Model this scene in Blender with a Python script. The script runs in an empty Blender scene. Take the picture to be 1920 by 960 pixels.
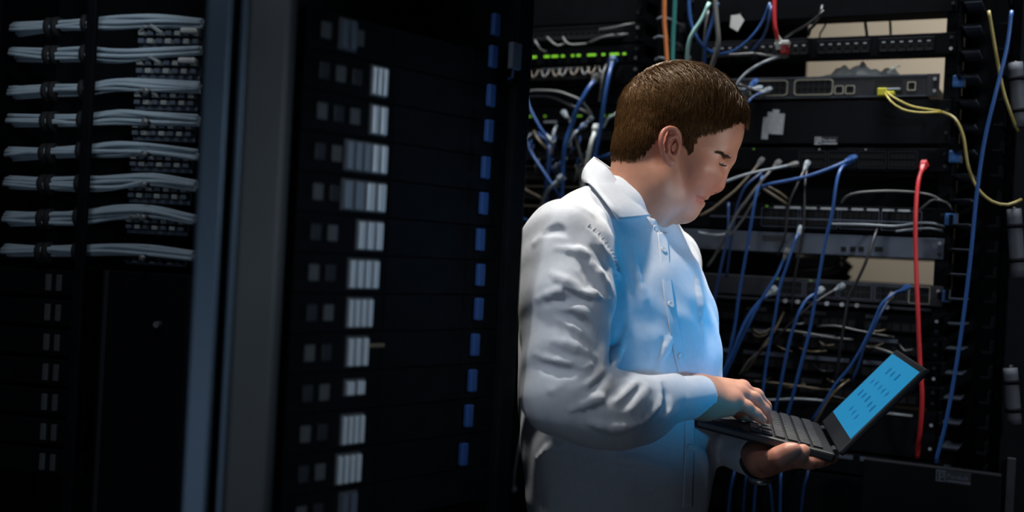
import bpy, bmesh, math, random
import numpy as np
from mathutils import Vector, Matrix

rng = random.Random(7)
nrng = np.random.default_rng(7)
scene = bpy.context.scene
COL = scene.collection

# ---------------------------------------------------------------- camera
LENS = 40.0
F = LENS / 36.0 * 1920.0
ROLL = math.radians(3.0)
CR, SR = math.cos(ROLL), math.sin(ROLL)
CAMZ = 1.43
camd = bpy.data.cameras.new('camera')
camd.lens = LENS
camd.sensor_width = 36.0
camd.clip_start = 0.05
camd.dof.use_dof = True
camd.dof.focus_distance = 1.72
camd.dof.aperture_fstop = 2.1
cam = bpy.data.objects.new('camera', camd)
COL.objects.link(cam)
cam.matrix_world = Matrix(((CR, -SR, 0, 0), (0, 0, -1, 0), (SR, CR, 0, CAMZ), (0, 0, 0, 1)))
scene.camera = cam

# ---------------------------------------------------------------- light and exposure
scene.view_settings.view_transform = 'Standard'
scene.view_settings.look = 'None'
scene.view_settings.gamma = 1.0
scene.view_settings.use_curve_mapping = False
scene.view_settings.exposure = 0.0
world = bpy.data.worlds.new('world')
scene.world = world
world.use_nodes = True
world.node_tree.nodes['Background'].inputs[0].default_value = (0.30, 0.42, 0.62, 1)
world.node_tree.nodes['Background'].inputs[1].default_value = 0.012


def lamp(name, kind, loc, target, energy, color, size=0.1, size_y=None, spot=None, blend=0.3, rz=None):
    d = bpy.data.lights.new(name, kind)
    d.energy = energy
    d.color = color
    if kind == 'AREA':
        d.shape = 'RECTANGLE'
        d.size = size
        d.size_y = size_y or size
    else:
        d.shadow_soft_size = size
    if kind == 'SPOT':
        d.spot_size = math.radians(spot)
        d.spot_blend = blend
    o = bpy.data.objects.new(name, d)
    COL.objects.link(o)
    o.location = loc
    if rz is None:
        o.rotation_euler = (Vector(target) - Vector(loc)).to_track_quat('-Z', 'Y').to_euler()
    else:                       # the long added light, set parallel to the racks, tipped towards the target
        d = Vector(target) - Vector(loc)
        o.rotation_euler = (math.atan2(math.hypot(d.x, d.y), -d.z), 0, math.radians(rz))
    return o


# ceiling downlight over the man, ceiling lamp over the aisle, the lamp behind the racks; all others are added unseen fill lights
lamp('ceiling_downlight', 'SPOT', (-0.18, 1.64, 2.66), (0.10, 1.73, 1.40), 98.0, (1.0, 0.94, 0.86), 0.06, spot=32, blend=0.8)
lamp('hair_light', 'SPOT', (0.52, 2.22, 2.66), (0.29, 1.83, 1.62), 125.0, (1.0, 0.90, 0.76), 0.05, spot=25, blend=0.7)  # added hair light for the crown and far shoulder, no such fixture known
lamp('aisle_ceiling_lamp', 'AREA', (-0.50, 0.62, 2.62), (0.1, 1.65, 1.2), 3.2, (0.86, 0.92, 1.0), 0.5, 0.3)
lamp('sleeve_fill_spot', 'SPOT', (-0.46, 0.55, 2.62), (-0.01, 1.56, 1.31), 30.0, (0.92, 0.95, 1.0), 0.06, spot=15, blend=0.9)  # added spot that brightens the near sleeve and spares the chest
lamp('belly_fill_light', 'AREA', (-0.45, -0.75, 0.85), (0.15, 1.7, 1.0), 2.6, (0.66, 0.80, 1.0), 0.6, 0.6)  # unseen fill added low behind the camera to lift the belly
lamp('rack_fill_light', 'AREA', (0.52, 2.11, 2.66), (0.54, 2.18, 0.9), 7.0, (0.95, 0.97, 1.0), 1.5, 0.10, rz=-27.0).data.spread = math.radians(62)  # added strip light to brighten the racks and their cables
lamp('rear_ceiling_lamp', 'AREA', (1.25, 2.62, 2.30), (1.55, 3.60, 1.30), 6.2, (1.0, 0.95, 0.85), 1.2, 0.25)
lamp('cable_fill_spot', 'SPOT', (1.36, 0.40, 2.25), (1.04, 2.0, 1.50), 44.0, (0.92, 0.96, 1.0), 0.10, spot=39, blend=0.75)  # unseen spot added to lift the cables and gear of the right rack
lamp('face_fill_spot', 'SPOT', (1.30, 1.15, 1.42), (0.345, 1.78, 1.545), 32.0, (1.0, 0.97, 0.95), 0.08, spot=16.5, blend=0.8)  # unseen narrow spot added to brighten the face
lamp('blue_fill_spot', 'SPOT', (1.05, 0.95, 1.28), (0.30, 1.66, 1.345), 24.0, (0.003, 0.46, 1.0), 0.07, spot=21, blend=0.75)  # added blue light, spreads the screen's blue over the chest; no console there
lamp('bundle_fill_spot', 'SPOT', (0.10, 0.10, 2.30), (-0.45, 1.48, 1.72), 30.0, (0.80, 0.92, 1.0), 0.08, spot=17, blend=0.9)  # added spot on the cable bundles, fading towards the left and below
lamp('server_fill_spot', 'SPOT', (0.75, 0.20, 1.85), (-0.17, 1.30, 1.36), 22.0, (0.72, 0.86, 1.0), 0.08, spot=30, blend=0.9)  # unseen spot added to brighten the latch plates of the near servers

# ---------------------------------------------------------------- geometry helpers


def P(px, py, Y):
    a = (px - 960.0) / F * Y
    b = -(py - 480.0) / F * Y
    return np.array((a * CR - b * SR, Y, CAMZ + a * SR + b * CR))


def proj(q):
    q = np.asarray(q, dtype=float)
    x, y, z = q[..., 0], q[..., 1], q[..., 2] - CAMZ
    a = x * CR + z * SR
    b = -x * SR + z * CR
    return np.stack([960 + a / y * F, 480 - b / y * F], axis=-1)


def idir(dx, dy):
    """world direction, parallel to the picture plane, of a pixel step (dy down)"""
    n = math.hypot(dx, dy)
    a, b = dx / n, -dy / n
    return np.array((a * CR - b * SR, 0.0, a * SR + b * CR))


def tag(o, label, cat, group=None, kind=None):
    if label:
        o['label'] = label
    if cat:
        o['category'] = cat
    if group:
        o['group'] = group
    if kind:
        o['kind'] = kind
    return o


def empty(name, loc=(0, 0, 0), rz=0.0):
    o = bpy.data.objects.new(name, None)
    o.empty_display_size = 0.05
    COL.objects.link(o)
    o.location = loc
    o.rotation_euler = (0, 0, rz)
    return o


def mesh_np(name, verts, faces, mat=None, parent=None, smooth=True, loc=None, rz=None):
    """verts (n,3), faces: (m,3)/(m,4) array or list of tuples"""
    me = bpy.data.meshes.new(name)
    verts = np.asarray(verts, dtype=np.float32)
    if isinstance(faces, np.ndarray) and faces.ndim == 2:
        nf, k = faces.shape
        me.vertices.add(len(verts))
        me.vertices.foreach_set('co', verts.ravel())
        me.loops.add(nf * k)
        me.loops.foreach_set('vertex_index', faces.astype(np.int32).ravel())
        me.polygons.add(nf)
        me.polygons.foreach_set('loop_start', np.arange(0, nf * k, k, dtype=np.int32))
        me.update(calc_edges=True)
    else:
        me.from_pydata([tuple(map(float, v)) for v in verts], [], [tuple(int(i) for i in f) for f in faces])
        me.update()
    me.validate()
    if smooth:
        me.polygons.foreach_set('use_smooth', np.ones(len(me.polygons), dtype=bool))
    if mat is not None:
        me.materials.append(mat)
    o = bpy.data.objects.new(name, me)
    COL.objects.link(o)
    if parent is not None:
        o.parent = parent
    if loc is not None:
        o.location = loc
    if rz is not None:
        o.rotation_euler = (0, 0, rz)
    return o


class MB:
    """collects simple solids into one mesh"""

    def __init__(self):
        self.v, self.f = [], []

    def add(self, vs, fs):
        b = len(self.v)
        self.v.extend([tuple(map(float, v)) for v in vs])
        self.f.extend([tuple(b + i for i in f) for f in fs])
        return self

    def box(self, lo, hi, bev=0.0):
        (x0, y0, z0), (x1, y1, z1) = lo, hi
        if bev <= 0:
            vs = [(x0, y0, z0), (x1, y0, z0), (x1, y1, z0), (x0, y1, z0), (x0, y0, z1), (x1, y0, z1), (x1, y1, z1), (x0, y1, z1)]
            fs = [(0, 3, 2, 1), (4, 5, 6, 7), (0, 1, 5, 4), (1, 2, 6, 5), (2, 3, 7, 6), (3, 0, 4, 7)]
            return self.add(vs, fs)
        bm = bmesh.new()
        bmesh.ops.create_cube(bm, size=1.0)
        for v in bm.verts:
            v.co = Vector(((x0 + x1) / 2 + v.co.x * (x1 - x0), (y0 + y1) / 2 + v.co.y * (y1 - y0), (z0 + z1) / 2 + v.co.z * (z1 - z0)))
        bmesh.ops.bevel(bm, geom=list(bm.edges), offset=bev, segments=2, profile=0.5, affect='EDGES')
        bm.verts.index_update()
        self.add([v.co for v in bm.verts], [[v.index for v in f.verts] for f in bm.faces])
        bm.free()
        return self

    def tube(self, pts, r, n=8, r_end=None, cap=True):
        v, f = tube_np(pts, r, n, r_end, cap)
        return self.add(v, f)

    def prism(self, poly, y0, y1):
        """polygon in x,z extruded along y"""
        n = len(poly)
        vs = [(x, y0, z) for x, z in poly] + [(x, y1, z) for x, z in poly]
        fs = [tuple(range(n)), tuple(range(2 * n - 1, n - 1, -1))]
        fs += [(i, n + i, n + (i + 1) % n, (i + 1) % n) for i in range(n)]
        return self.add(vs, fs)

    def frame(self, x0, x1, z0, z1, t, y0, y1):
        """a flat rectangular frame"""
        self.box((x0, y0, z0), (x1, y1, z0 + t))
        self.box((x0, y0, z1 - t), (x1, y1, z1))
        self.box((x0, y0, z0 + t), (x0 + t, y1, z1 - t))
        self.box((x1 - t, y0, z0 + t), (x1, y1, z1 - t))
        return self

    def build(self, name, mat, parent=None, smooth=False, loc=None, rz=None):
        return mesh_np(name, self.v, self.f, mat, parent, smooth, loc, rz)


def catmull(pts, step=0.008):
    pts = [np.asarray(p, dtype=float) for p in pts]
    if len(pts) == 2:
        return np.array(pts)
    pp = [2 * pts[0] - pts[1]] + pts + [2 * pts[-1] - pts[-2]]
    out = []
    for i in range(1, len(pp) - 2):
        p0, p1, p2, p3 = pp[i - 1:i + 3]
        n = max(2, int(np.linalg.norm(p2 - p1) / step))
        for t in np.linspace(0, 1, n, endpoint=False):
            out.append(0.5 * (2 * p1 + (p2 - p0) * t + (2 * p0 - 5 * p1 + 4 * p2 - p3) * t * t + (3 * p1 - p0 - 3 * p2 + p3) * t ** 3))
    out.append(pp[-2])
    return np.array(out)


def tube_np(pts, r, n=8, r_end=None, cap=True):
    pts = np.asarray(pts, dtype=float)
    m = len(pts)
    t = np.gradient(pts, axis=0)
    t /= np.linalg.norm(t, axis=1, keepdims=True) + 1e-12
    up = np.array((0.0, 0.0, 1.0)) if abs(t[0][2]) < 0.9 else np.array((0.0, 1.0, 0.0))
    u = np.cross(up, t[0])
    u /= np.linalg.norm(u)
    vs = []
    for i in range(m):
        u = u - t[i] * np.dot(u, t[i])
        u /= np.linalg.norm(u) + 1e-12
        w = np.cross(t[i], u)
        if isinstance(r, (list, np.ndarray)):
            rr = r[i]
        else:
            rr = r if r_end is None else r + (r_end - r) * i / max(m - 1, 1)
        for k in range(n):
            a = 2 * math.pi * k / n
            vs.append(pts[i] + rr * (math.cos(a) * u + math.sin(a) * w))
    fs = []
    for i in range(m - 1):
        for k in range(n):
            k2 = (k + 1) % n
            fs.append((i * n + k, i * n + k2, (i + 1) * n + k2, (i + 1) * n + k))
    if cap:
        fs.append(tuple(range(n - 1, -1, -1)))
        fs.append(tuple((m - 1) * n + k for k in range(n)))
    return vs, fs


# ---------------------------------------------------------------- materials
def mat(name, color, rough=0.5, metal=0.0, spec=0.5, noise=0.0, nscale=40.0, bump=0.0, bscale=200.0, emit=None, estr=0.0, sss=0.0, sheen=0.0, alpha=1.0, trans=0.0):
    m = bpy.data.materials.new(name)
    m.use_nodes = True
    nt = m.node_tree
    b = nt.nodes['Principled BSDF']
    b.inputs['Base Color'].default_value = (*color, 1)
    b.inputs['Roughness'].default_value = rough
    b.inputs['Metallic'].default_value = metal
    b.inputs['Specular IOR Level'].default_value = spec
    if sss:
        b.inputs['Subsurface Weight'].default_value = sss
        b.inputs['Subsurface Radius'].default_value = (0.012, 0.005, 0.003)
        b.inputs['Subsurface Scale'].default_value = 1.0
    if sheen:
        b.inputs['Sheen Weight'].default_value = sheen
    if trans:
        b.inputs['Transmission Weight'].default_value = trans
    if alpha < 1:
        b.inputs['Alpha'].default_value = alpha
    if emit:
        b.inputs['Emission Color'].default_value = (*emit, 1)
        b.inputs['Emission Strength'].default_value = estr
    tc = None
    if noise or bump:
        tc = nt.nodes.new('ShaderNodeTexCoord')
    if noise:
        n = nt.nodes.new('ShaderNodeTexNoise')
        n.inputs['Scale'].default_value = nscale
        n.inputs['Detail'].default_value = 4.0
        nt.links.new(tc.outputs['Object'], n.inputs['Vector'])
        r = nt.nodes.new('ShaderNodeMapRange')
        r.inputs['From Min'].default_value = 0.3
        r.inputs['From Max'].default_value = 0.7
        r.inputs['To Min'].default_value = 1.0 - noise
        r.inputs['To Max'].default_value = 1.0 + noise
        nt.links.new(n.outputs['Fac'], r.inputs['Value'])
        mx = nt.nodes.new('ShaderNodeVectorMath')
        mx.operation = 'SCALE'
        mx.inputs[0].default_value = color
        nt.links.new(r.outputs['Result'], mx.inputs['Scale'])
        nt.links.new(mx.outputs['Vector'], b.inputs['Base Color'])
    if bump:
        n2 = nt.nodes.new('ShaderNodeTexNoise')
        n2.inputs['Scale'].default_value = bscale
        n2.inputs['Detail'].default_value = 3.0
        nt.links.new(tc.outputs['Object'], n2.inputs['Vector'])
        bp = nt.nodes.new('ShaderNodeBump')
        bp.inputs['Strength'].default_value = bump
        bp.inputs['Distance'].default_value = 0.002
        nt.links.new(n2.outputs['Fac'], bp.inputs['Height'])
        nt.links.new(bp.outputs['Normal'], b.inputs['Normal'])
    return m


M = {}
M['black'] = mat('black_powder_coat', (0.0036, 0.0044, 0.0062), 0.7, spec=0.06, noise=0.25, nscale=30)
M['black_gloss'] = mat('black_plastic', (0.0036, 0.0042, 0.0062), 0.55, spec=0.10)
M['dark'] = mat('dark_grey_steel', (0.020, 0.022, 0.028), 0.5, spec=0.35, noise=0.2)
M['grey'] = mat('grey_steel', (0.085, 0.105, 0.14), 0.55, spec=0.3, noise=0.1)
M['hole'] = mat('port_cavity', (0.003, 0.003, 0.004), 0.8)
M['label'] = mat('paper_label', (0.42, 0.45, 0.47), 0.7, noise=0.15, nscale=90)
M['white_plastic'] = mat('white_plastic', (0.62, 0.62, 0.58), 0.45)
M['metal'] = mat('bare_metal', (0.45, 0.46, 0.48), 0.35, metal=0.9)
M['screw'] = mat('zinc_screw', (0.50, 0.50, 0.50), 0.35, metal=0.8)
M['port_trim'] = mat('pale_port_outline', (0.42, 0.40, 0.30), 0.5)
M['skin'] = None

# ---------------------------------------------------------------- implicit bodies


class SDF:
    """smooth union of round cones and ellipsoids, meshed by surface nets"""

    def __init__(self):
        self.items = []      # (op, fn, centre, radius, k)
        self.warp = None

    def rc(self, a, b, ra, rb, k=0.01, op=1):
        a, b = np.asarray(a, float), np.asarray(b, float)
        ab = b - a
        L2 = float(ab @ ab) + 1e-12

        def fn(p):
            w = p - a
            t = np.clip(w @ ab / L2, 0, 1)
            d = w - t[:, None] * ab
            return np.sqrt((d * d).sum(1)) - (ra + (rb - ra) * t)
        self.items.append((op, fn, (a + b) / 2, np.linalg.norm(ab) / 2 + max(ra, rb), k))
        return self

    def chain(self, pts, radii, k=0.01, op=1):
        if np.isscalar(radii):
            radii = [radii] * len(pts)
        for i in range(len(pts) - 1):
            self.rc(pts[i], pts[i + 1], radii[i], radii[i + 1], k, op)
        return self

    def sph(self, c, r, k=0.01, op=1):
        return self.el(c, np.eye(3), (r, r, r), k, op)

    def el(self, c, axes, radii, k=0.01, op=1):
        c = np.asarray(c, float)
        A = np.asarray(axes, float)
        R = np.asarray(radii, float)

        def fn(p):
            q = (p - c) @ A.T
            u = q / R
            k0 = np.sqrt((u * u).sum(1))
            v = q / (R * R)
            k1 = np.sqrt((v * v).sum(1)) + 1e-9
            return np.where(k0 < 0.3, (k0 - 1) * R.min(), k0 * (k0 - 1) / k1)
        self.items.append((op, fn, c, float(R.max()), k))
        return self

    def ev(self, p, items=None):
        d = np.full(len(p), 1e3)
        for op, fn, c, R, k in (self.items if items is None else items):
            q = fn(p)
            if op == 1:
                h = np.maximum(k - np.abs(d - q), 0) / k
                d = np.minimum(d, q) - h * h * k * 0.25
            else:
                q = -q
                h = np.maximum(k - np.abs(d - q), 0) / k
                d = np.maximum(d, q) + h * h * k * 0.25
        if self.warp is not None:
            d = d + self.warp(p)
        return d

    def near(self, c, rad):
        out = []
        for it in self.items:
            if np.linalg.norm(it[2] - c) - it[3] < rad + it[4] + 0.004:
                out.append(it)
        return out

    def mesh(self, lo, hi, h, project=2):
        lo, hi = np.asarray(lo, float), np.asarray(hi, float)
        B = 12
        nb = np.ceil((hi - lo) / (h * B)).astype(int)
        n = nb * B
        V = np.full(n + 1, 1.0, dtype=np.float32)
        cx = [lo[i] + (np.arange(nb[i]) + 0.5) * B * h for i in range(3)]
        G = np.stack(np.meshgrid(*cx, indexing='ij'), -1).reshape(-1, 3)
        dc = self.ev(G)
        half = B * h * 0.5 * math.sqrt(3)
        ids = np.stack(np.meshgrid(*[np.arange(k) for k in nb], indexing='ij'), -1).reshape(-1, 3)
        # inactive blocks get the sign of their centre
        for (i, j, k), d in zip(ids, dc):
            sl = (slice(i * B, i * B + B + 1), slice(j * B, j * B + B + 1), slice(k * B, k * B + B + 1))
            if d < 0:
                V[sl] = -1.0
        off = np.stack(np.meshgrid(*[np.arange(B + 1)] * 3, indexing='ij'), -1).reshape(-1, 3) * h
        for (i, j, k), d, c in zip(ids, dc, G):
            if abs(d) > half * 1.7 + 0.012:
                continue
            p = lo + np.array((i, j, k)) * B * h + off
            it = self.near(c, half)
            v = self.ev(p, it) if it else np.full(len(p), 1.0)
            V[i * B:i * B + B + 1, j * B:j * B + B + 1, k * B:k * B + B + 1] = np.clip(v, -1, 1).reshape(B + 1, B + 1, B + 1)
        V[0] = V[-1] = 1
        V[:, 0] = V[:, -1] = 1
        V[:, :, 0] = V[:, :, -1] = 1
        S = V < 0
        acc = np.zeros(tuple(n) + (3,), dtype=np.float32)
        cnt = np.zeros(tuple(n), dtype=np.int16)
        corner = lambda a, o: a[o[0]:o[0] + n[0], o[1]:o[1] + n[1], o[2]:o[2] + n[2]]
        for ax in range(3):
            oth = [x for x in range(3) if x != ax]
            for u in (0, 1):
                for w in (0, 1):
                    o0 = [0, 0, 0]
                    o0[oth[0]], o0[oth[1]] = u, w
                    o1 = list(o0)
                    o1[ax] = 1
                    s0, s1 = corner(S, o0), corner(S, o1)
                    m = s0 != s1
                    a, b = corner(V, o0)[m], corner(V, o1)[m]
                    t = a / (a - b)
                    pt = np.zeros((len(t), 3), dtype=np.float32)
                    pt[:, ax] = t
                    pt[:, oth[0]] = u
                    pt[:, oth[1]] = w
                    acc[m] += pt
                    cnt[m] += 1
        act = cnt > 0
        idx = np.full(tuple(n), -1, dtype=np.int64)
        cells = np.argwhere(act)
        idx[act] = np.arange(len(cells))
        verts = lo + (cells + acc[act] / cnt[act][:, None]) * h
        faces = []
        for ax in range(3):
            b, c = (ax + 1) % 3, (ax + 2) % 3
            sl0 = [slice(1, n[i]) for i in range(3)]
            sl1 = [slice(1, n[i]) for i in range(3)]
            sl0[ax] = slice(0, n[ax])
            sl1[ax] = slice(1, n[ax] + 1)
            A0, A1 = S[tuple(sl0)], S[tuple(sl1)]
            for flip in (False, True):
                m = np.argwhere((~A0 & A1) if flip else (A0 & ~A1))
                if not len(m):
                    continue
                e = m + 1
                e[:, ax] -= 1

                def cell(db, dcc):
                    q = e.copy()
                    q[:, b] += db
                    q[:, c] += dcc
                    return idx[q[:, 0], q[:, 1], q[:, 2]]
                q = np.stack([cell(-1, -1), cell(0, -1), cell(0, 0), cell(-1, 0)], 1)
                if flip:
                    q = q[:, ::-1]
                faces.append(q)
        faces = np.concatenate(faces)
        verts = verts.astype(float)
        for _ in range(project):
            d = self.evb(verts)
            g = self.grad(verts)
            gl = (g * g).sum(1)
            st = np.clip(d, -h, h) / np.maximum(gl, 0.25)
            verts = verts - g * st[:, None]
        return verts, faces

    def evb(self, p):
        out = np.empty(len(p))
        for i in range(0, len(p), 60000):
            q = p[i:i + 60000]
            c = (q.min(0) + q.max(0)) / 2
            r = np.linalg.norm(q.max(0) - q.min(0)) / 2
            out[i:i + 60000] = self.ev(q, self.near(c, r + 0.03))
        return out

    def grad(self, p, e=0.0006):
        g = np.empty_like(p)
        for i in range(3):
            dp = np.zeros(3)
            dp[i] = e
            g[:, i] = (self.evb(p + dp) - self.evb(p - dp)) / (2 * e)
        return g

    def march(self, px, py, y0=1.2, y1=2.3):
        """first surface along the camera ray of a pixel"""
        o = np.array((0, 0, CAMZ))
        d = P(px, py, 1.0) - o
        d /= np.linalg.norm(d)
        t = y0
        for _ in range(120):
            q = o + d * t
            s = float(self.ev(q[None])[0])
            if s < 0.0002:
                break
            t += max(s * 0.7, 0.0003)
            if t > y1:
                return None
        g = np.array([self.ev((q + e)[None])[0] - self.ev((q - e)[None])[0] for e in np.eye(3) * 0.001])
        g /= np.linalg.norm(g) + 1e-9
        return q, g

# ================================================================ the racks behind the man
RA = math.radians(27.0)
RU = np.array((math.cos(RA), -math.sin(RA), 0.0))      # along the row, to the near end
RV = np.array((math.sin(RA), math.cos(RA), 0.0))       # into the racks
R0 = P(1600, 480, 2.15)
R0[2] = 0.0


class Plane:
    """an upright plane through p with the direction u along it; pixel -> (u, z) on it"""

    def __init__(self, p, ang):
        self.p = np.array((p[0], p[1], 0.0))
        self.ang = ang
        self.u = np.array((math.cos(ang), math.sin(ang), 0.0))
        self.v = np.array((-math.sin(ang), math.cos(ang), 0.0))

    def uz(self, px, py, out=0.0):
        o = np.array((0, 0, CAMZ))
        d = P(px, py, 1.0) - o
        q = self.p - self.v * out
        t = ((q - o) @ self.v) / (d @ self.v)
        w = o + d * t
        return float((w - self.p) @ self.u), float(w[2])

    def w(self, u, z, out=0.0):
        return self.p + self.u * u - self.v * out + np.array((0, 0, z))

    def pt(self, px, py, out=0.0):
        u, z = self.uz(px, py, out)
        return self.w(u, z, out)

    def thing(self, name, label, cat, u, z, out=0.0, group=None):
        o = empty(name, tuple(self.w(u, z, out)), self.ang)
        tag(o, label, cat, group)
        return o


RK = Plane(R0, -RA)
U = 0.04445


def rz(py, px=1600, out=0.0):
    return RK.uz(px, py, out)[1]


UPR = RK.uz(1780, 480)[0] - RK.uz(1752, 480)[0]           # width of an upright
uL, uR = RK.uz(1283, 480)[0], RK.uz(1752, 480)[0]      # rails of the rack beside the laptop

M['blue'] = mat('blue_jacket', (0.014, 0.070, 0.24), 0.4)
M['navy'] = mat('dark_blue_jacket', (0.010, 0.038, 0.13), 0.4)
M['grey_c'] = mat('grey_jacket', (0.13, 0.13, 0.125), 0.45)
M['pale_c'] = mat('pale_grey_jacket', (0.24, 0.28, 0.31), 0.45)
M['white_c'] = mat('white_jacket', (0.62, 0.66, 0.62), 0.45)
M['black_c'] = mat('black_jacket', (0.012, 0.012, 0.014), 0.4)
M['tan_c'] = mat('tan_jacket', (0.14, 0.11, 0.07), 0.5)
M['yellow'] = mat('yellow_fibre_jacket', (0.42, 0.34, 0.05), 0.4)
M['dull_yellow'] = mat('dull_yellow_jacket', (0.22, 0.18, 0.05), 0.45)
M['yellow_p'] = mat('yellow_plug', (0.62, 0.58, 0.04), 0.4)
M['red'] = mat('red_jacket', (0.55, 0.03, 0.035), 0.4)
M['orange'] = mat('orange_jacket', (0.85, 0.27, 0.08), 0.45)
M['teal'] = mat('teal_jacket', (0.05, 0.30, 0.28), 0.45)
M['mint'] = mat('mint_jacket', (0.34, 0.60, 0.55), 0.45)
M['blue_tag'] = mat('blue_marker', (0.018, 0.10, 0.30), 0.5)
M['blue_dark'] = mat('dark_blue_tag', (0.012, 0.055, 0.20), 0.6)
M['led'] = mat('green_light', (0.02, 0.08, 0.0), 0.4, emit=(0.22, 0.60, 0.03), estr=1.0)
M['led_dim'] = mat('dim_green_light', (0.02, 0.06, 0.0), 0.4, emit=(0.20, 0.50, 0.04), estr=0.35)
M['beige'] = mat('beige_painted_wall', (0.56, 0.50, 0.42), 0.8, noise=0.03, nscale=3)
M['bag'] = mat('clear_plastic_film', (0.82, 0.90, 0.94), 0.15, spec=0.8)
_nt = M['bag'].node_tree
_tl = _nt.nodes.new('ShaderNodeBsdfTranslucent')
_tl.inputs['Color'].default_value = (0.90, 0.96, 1.0, 1)
_tp = _nt.nodes.new('ShaderNodeBsdfTransparent')
_m1 = _nt.nodes.new('ShaderNodeMixShader')
_m1.inputs['Fac'].default_value = 0.35
_m2 = _nt.nodes.new('ShaderNodeMixShader')
_m2.inputs['Fac'].default_value = 0.55
_nt.links.new(_tl.outputs[0], _m1.inputs[1])
_nt.links.new(_tp.outputs[0], _m1.inputs[2])
_nt.links.new(_nt.nodes['Principled BSDF'].outputs[0], _m2.inputs[1])
_nt.links.new(_m1.outputs[0], _m2.inputs[2])
_nt.links.new(_m2.outputs[0], _nt.nodes['Material Output'].inputs['Surface'])
M['grey_tape'] = mat('grey_sleeve', (0.040, 0.046, 0.060), 0.7, noise=0.25, nscale=25)

PORT_MESH = {}


def port_mesh(w, h, trim):
    k = (round(w, 4), round(h, 4), trim)
    if k not in PORT_MESH:
        b = MB().frame(-w / 2, w / 2, -h / 2, h / 2, min(w, h) * .10, -.0012, .0004)
        b.box((-w * .40, -.0004, -h * .40), (w * .40, .0002, h * .38))
        o = b.build('port', M['hole'])
        PORT_MESH[k] = o.data
        bpy.data.objects.remove(o)
    return PORT_MESH[k]


def add_ports(parent, x0, z0, nx, nz, px_, pz_, w, h, name='port', m=None):
    """rows of sockets; every socket its own mesh object"""
    for i in range(nx):
        for j in range(nz):
            o = bpy.data.objects.new(name, port_mesh(w, h, 0))
            COL.objects.link(o)
            o.parent = parent
            o.location = (x0 + i * px_, 0, z0 + j * pz_)


def chassis(name, label, cat, u0, u1, z0, z1, depth, m, out=0.0, group=None, ears=True, bev=.0015, plane=None):
    pl = plane or RK
    t = pl.thing(name, label, cat, (u0 + u1) / 2, z0, out, group)
    w, h = u1 - u0, z1 - z0
    body_ = MB().box((-w / 2 + .002, 0, .0006), (w / 2 - .002, depth, h - .0006), bev).build('chassis', m, t)
    if ears:
        for s in (-1, 1):
            e = MB().box((s * w / 2 - (.004 if s > 0 else .018), -.002, .001), (s * w / 2 + (.018 if s > 0 else 0.004), .002, h - .001), .0006)
            eo = e.build('mounting_ear', m, t)
            for zz in ((h * .25, h * .75) if h > .03 else (h * .5,)):
                sb = MB()
                sb.tube([(s * (w / 2 + .010), -.004, zz), (s * (w / 2 + .010), -.0015, zz)], .0032, 10)
                sb.build('screw', M['screw'] if nrng.random() < .35 else M['dark'], eo)
    return t, w, h


# ---- room
def structure(name, mb, m):
    o = mb.build(name, m)
    o['kind'] = 'structure'
    return o


M['floor_tile'] = mat('dark_floor_tile', (0.06, 0.065, 0.07), 0.5, noise=0.2, nscale=8)
M['dark_wall'] = mat('dark_painted_wall', (0.05, 0.055, 0.065), 0.8, noise=0.1, nscale=4)
M['ceiling_m'] = mat('ceiling_panel', (0.10, 0.10, 0.11), 0.8)
structure('floor', MB().box((-2.4, -1.0, -.06), (3.4, 4.3, 0)), M['floor_tile'])
structure('ceiling', MB().box((-2.4, -1.0, 2.75), (3.4, 4.3, 2.81)), M['ceiling_m'])
structure('wall_left', MB().box((-2.46, -1.0, 0), (-2.4, 4.3, 2.75)), M['dark_wall'])
structure('wall_right', MB().box((3.4, -1.0, 0), (3.46, 4.3, 2.75)), M['dark_wall'])
structure('wall_front', MB().box((-2.4, -1.06, 0), (3.4, -1.0, 2.75)), M['dark_wall'])
wb = MB()
bx0, bx1 = RK.w(-2.9, 0, -1.30), RK.w(1.6, 0, -1.30)
nrm = RV * .06
wb.add([tuple(bx0), tuple(bx1), tuple(bx1 + nrm), tuple(bx0 + nrm), *[tuple(v + np.array((0, 0, 2.75))) for v in (bx0, bx1, bx1 + nrm, bx0 + nrm)]],
       [(0, 1, 5, 4), (1, 2, 6, 5), (2, 3, 7, 6), (3, 0, 4, 7), (0, 3, 2, 1), (4, 5, 6, 7)])
structure('wall_back', wb, M['beige'])

# ---- rack frame beside the laptop
def rack_frame(name, label, u0, u1, zt, pl, depth=.50, hole_every=U, group=None, solid_sides=False):
    t = pl.thing(name, label, 'rack', (u0 + u1) / 2, 0.0, 0.0, group)
    w = u1 - u0
    for s in (-1, 1):
        p = MB()
        xa, xb = (s * w / 2, s * (w / 2 + UPR - .001))
        p.box((min(xa, xb), .004, .02), (max(xa, xb), .010, zt))
        xc = xb - s * .004
        p.box((min(xc, xb), .010, .02), (max(xc, xb), .080, zt))
        po = p.build('upright', M['black'], t)
        p2 = MB().box((min(xa, xb), depth - .01, .02), (max(xa, xb), depth, zt)).build('rear_upright', M['black'], t)
    MB().box((-w / 2 - UPR + .001, .0, 0.0), (w / 2 + UPR - .001, depth, .05), .003).build('base', M['black'], t)
    MB().box((-w / 2 - UPR + .001, .0, zt), (w / 2 + UPR - .001, depth, zt + .04), .003).build('top_frame', M['black'], t)
    return t


rk = rack_frame('equipment_rack', 'open black rack of network gear standing behind the laptop', uL, uR, 2.25, RK)
uq = RK.uz(1514, 85, -.44)[0] - (uL + uR) / 2
MB().box((-(uR - uL) / 2 - .150, .440, .055), (uq, .446, 2.245)).build('rear_cover', M['black'], rk)
MB().box((-(uR - uL) / 2 - .150, .448, .055), ((uR - uL) / 2 + .06, .454, RK.uz(1600, 556, -.44)[1])).build('rear_cover', M['black'], rk)

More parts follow.
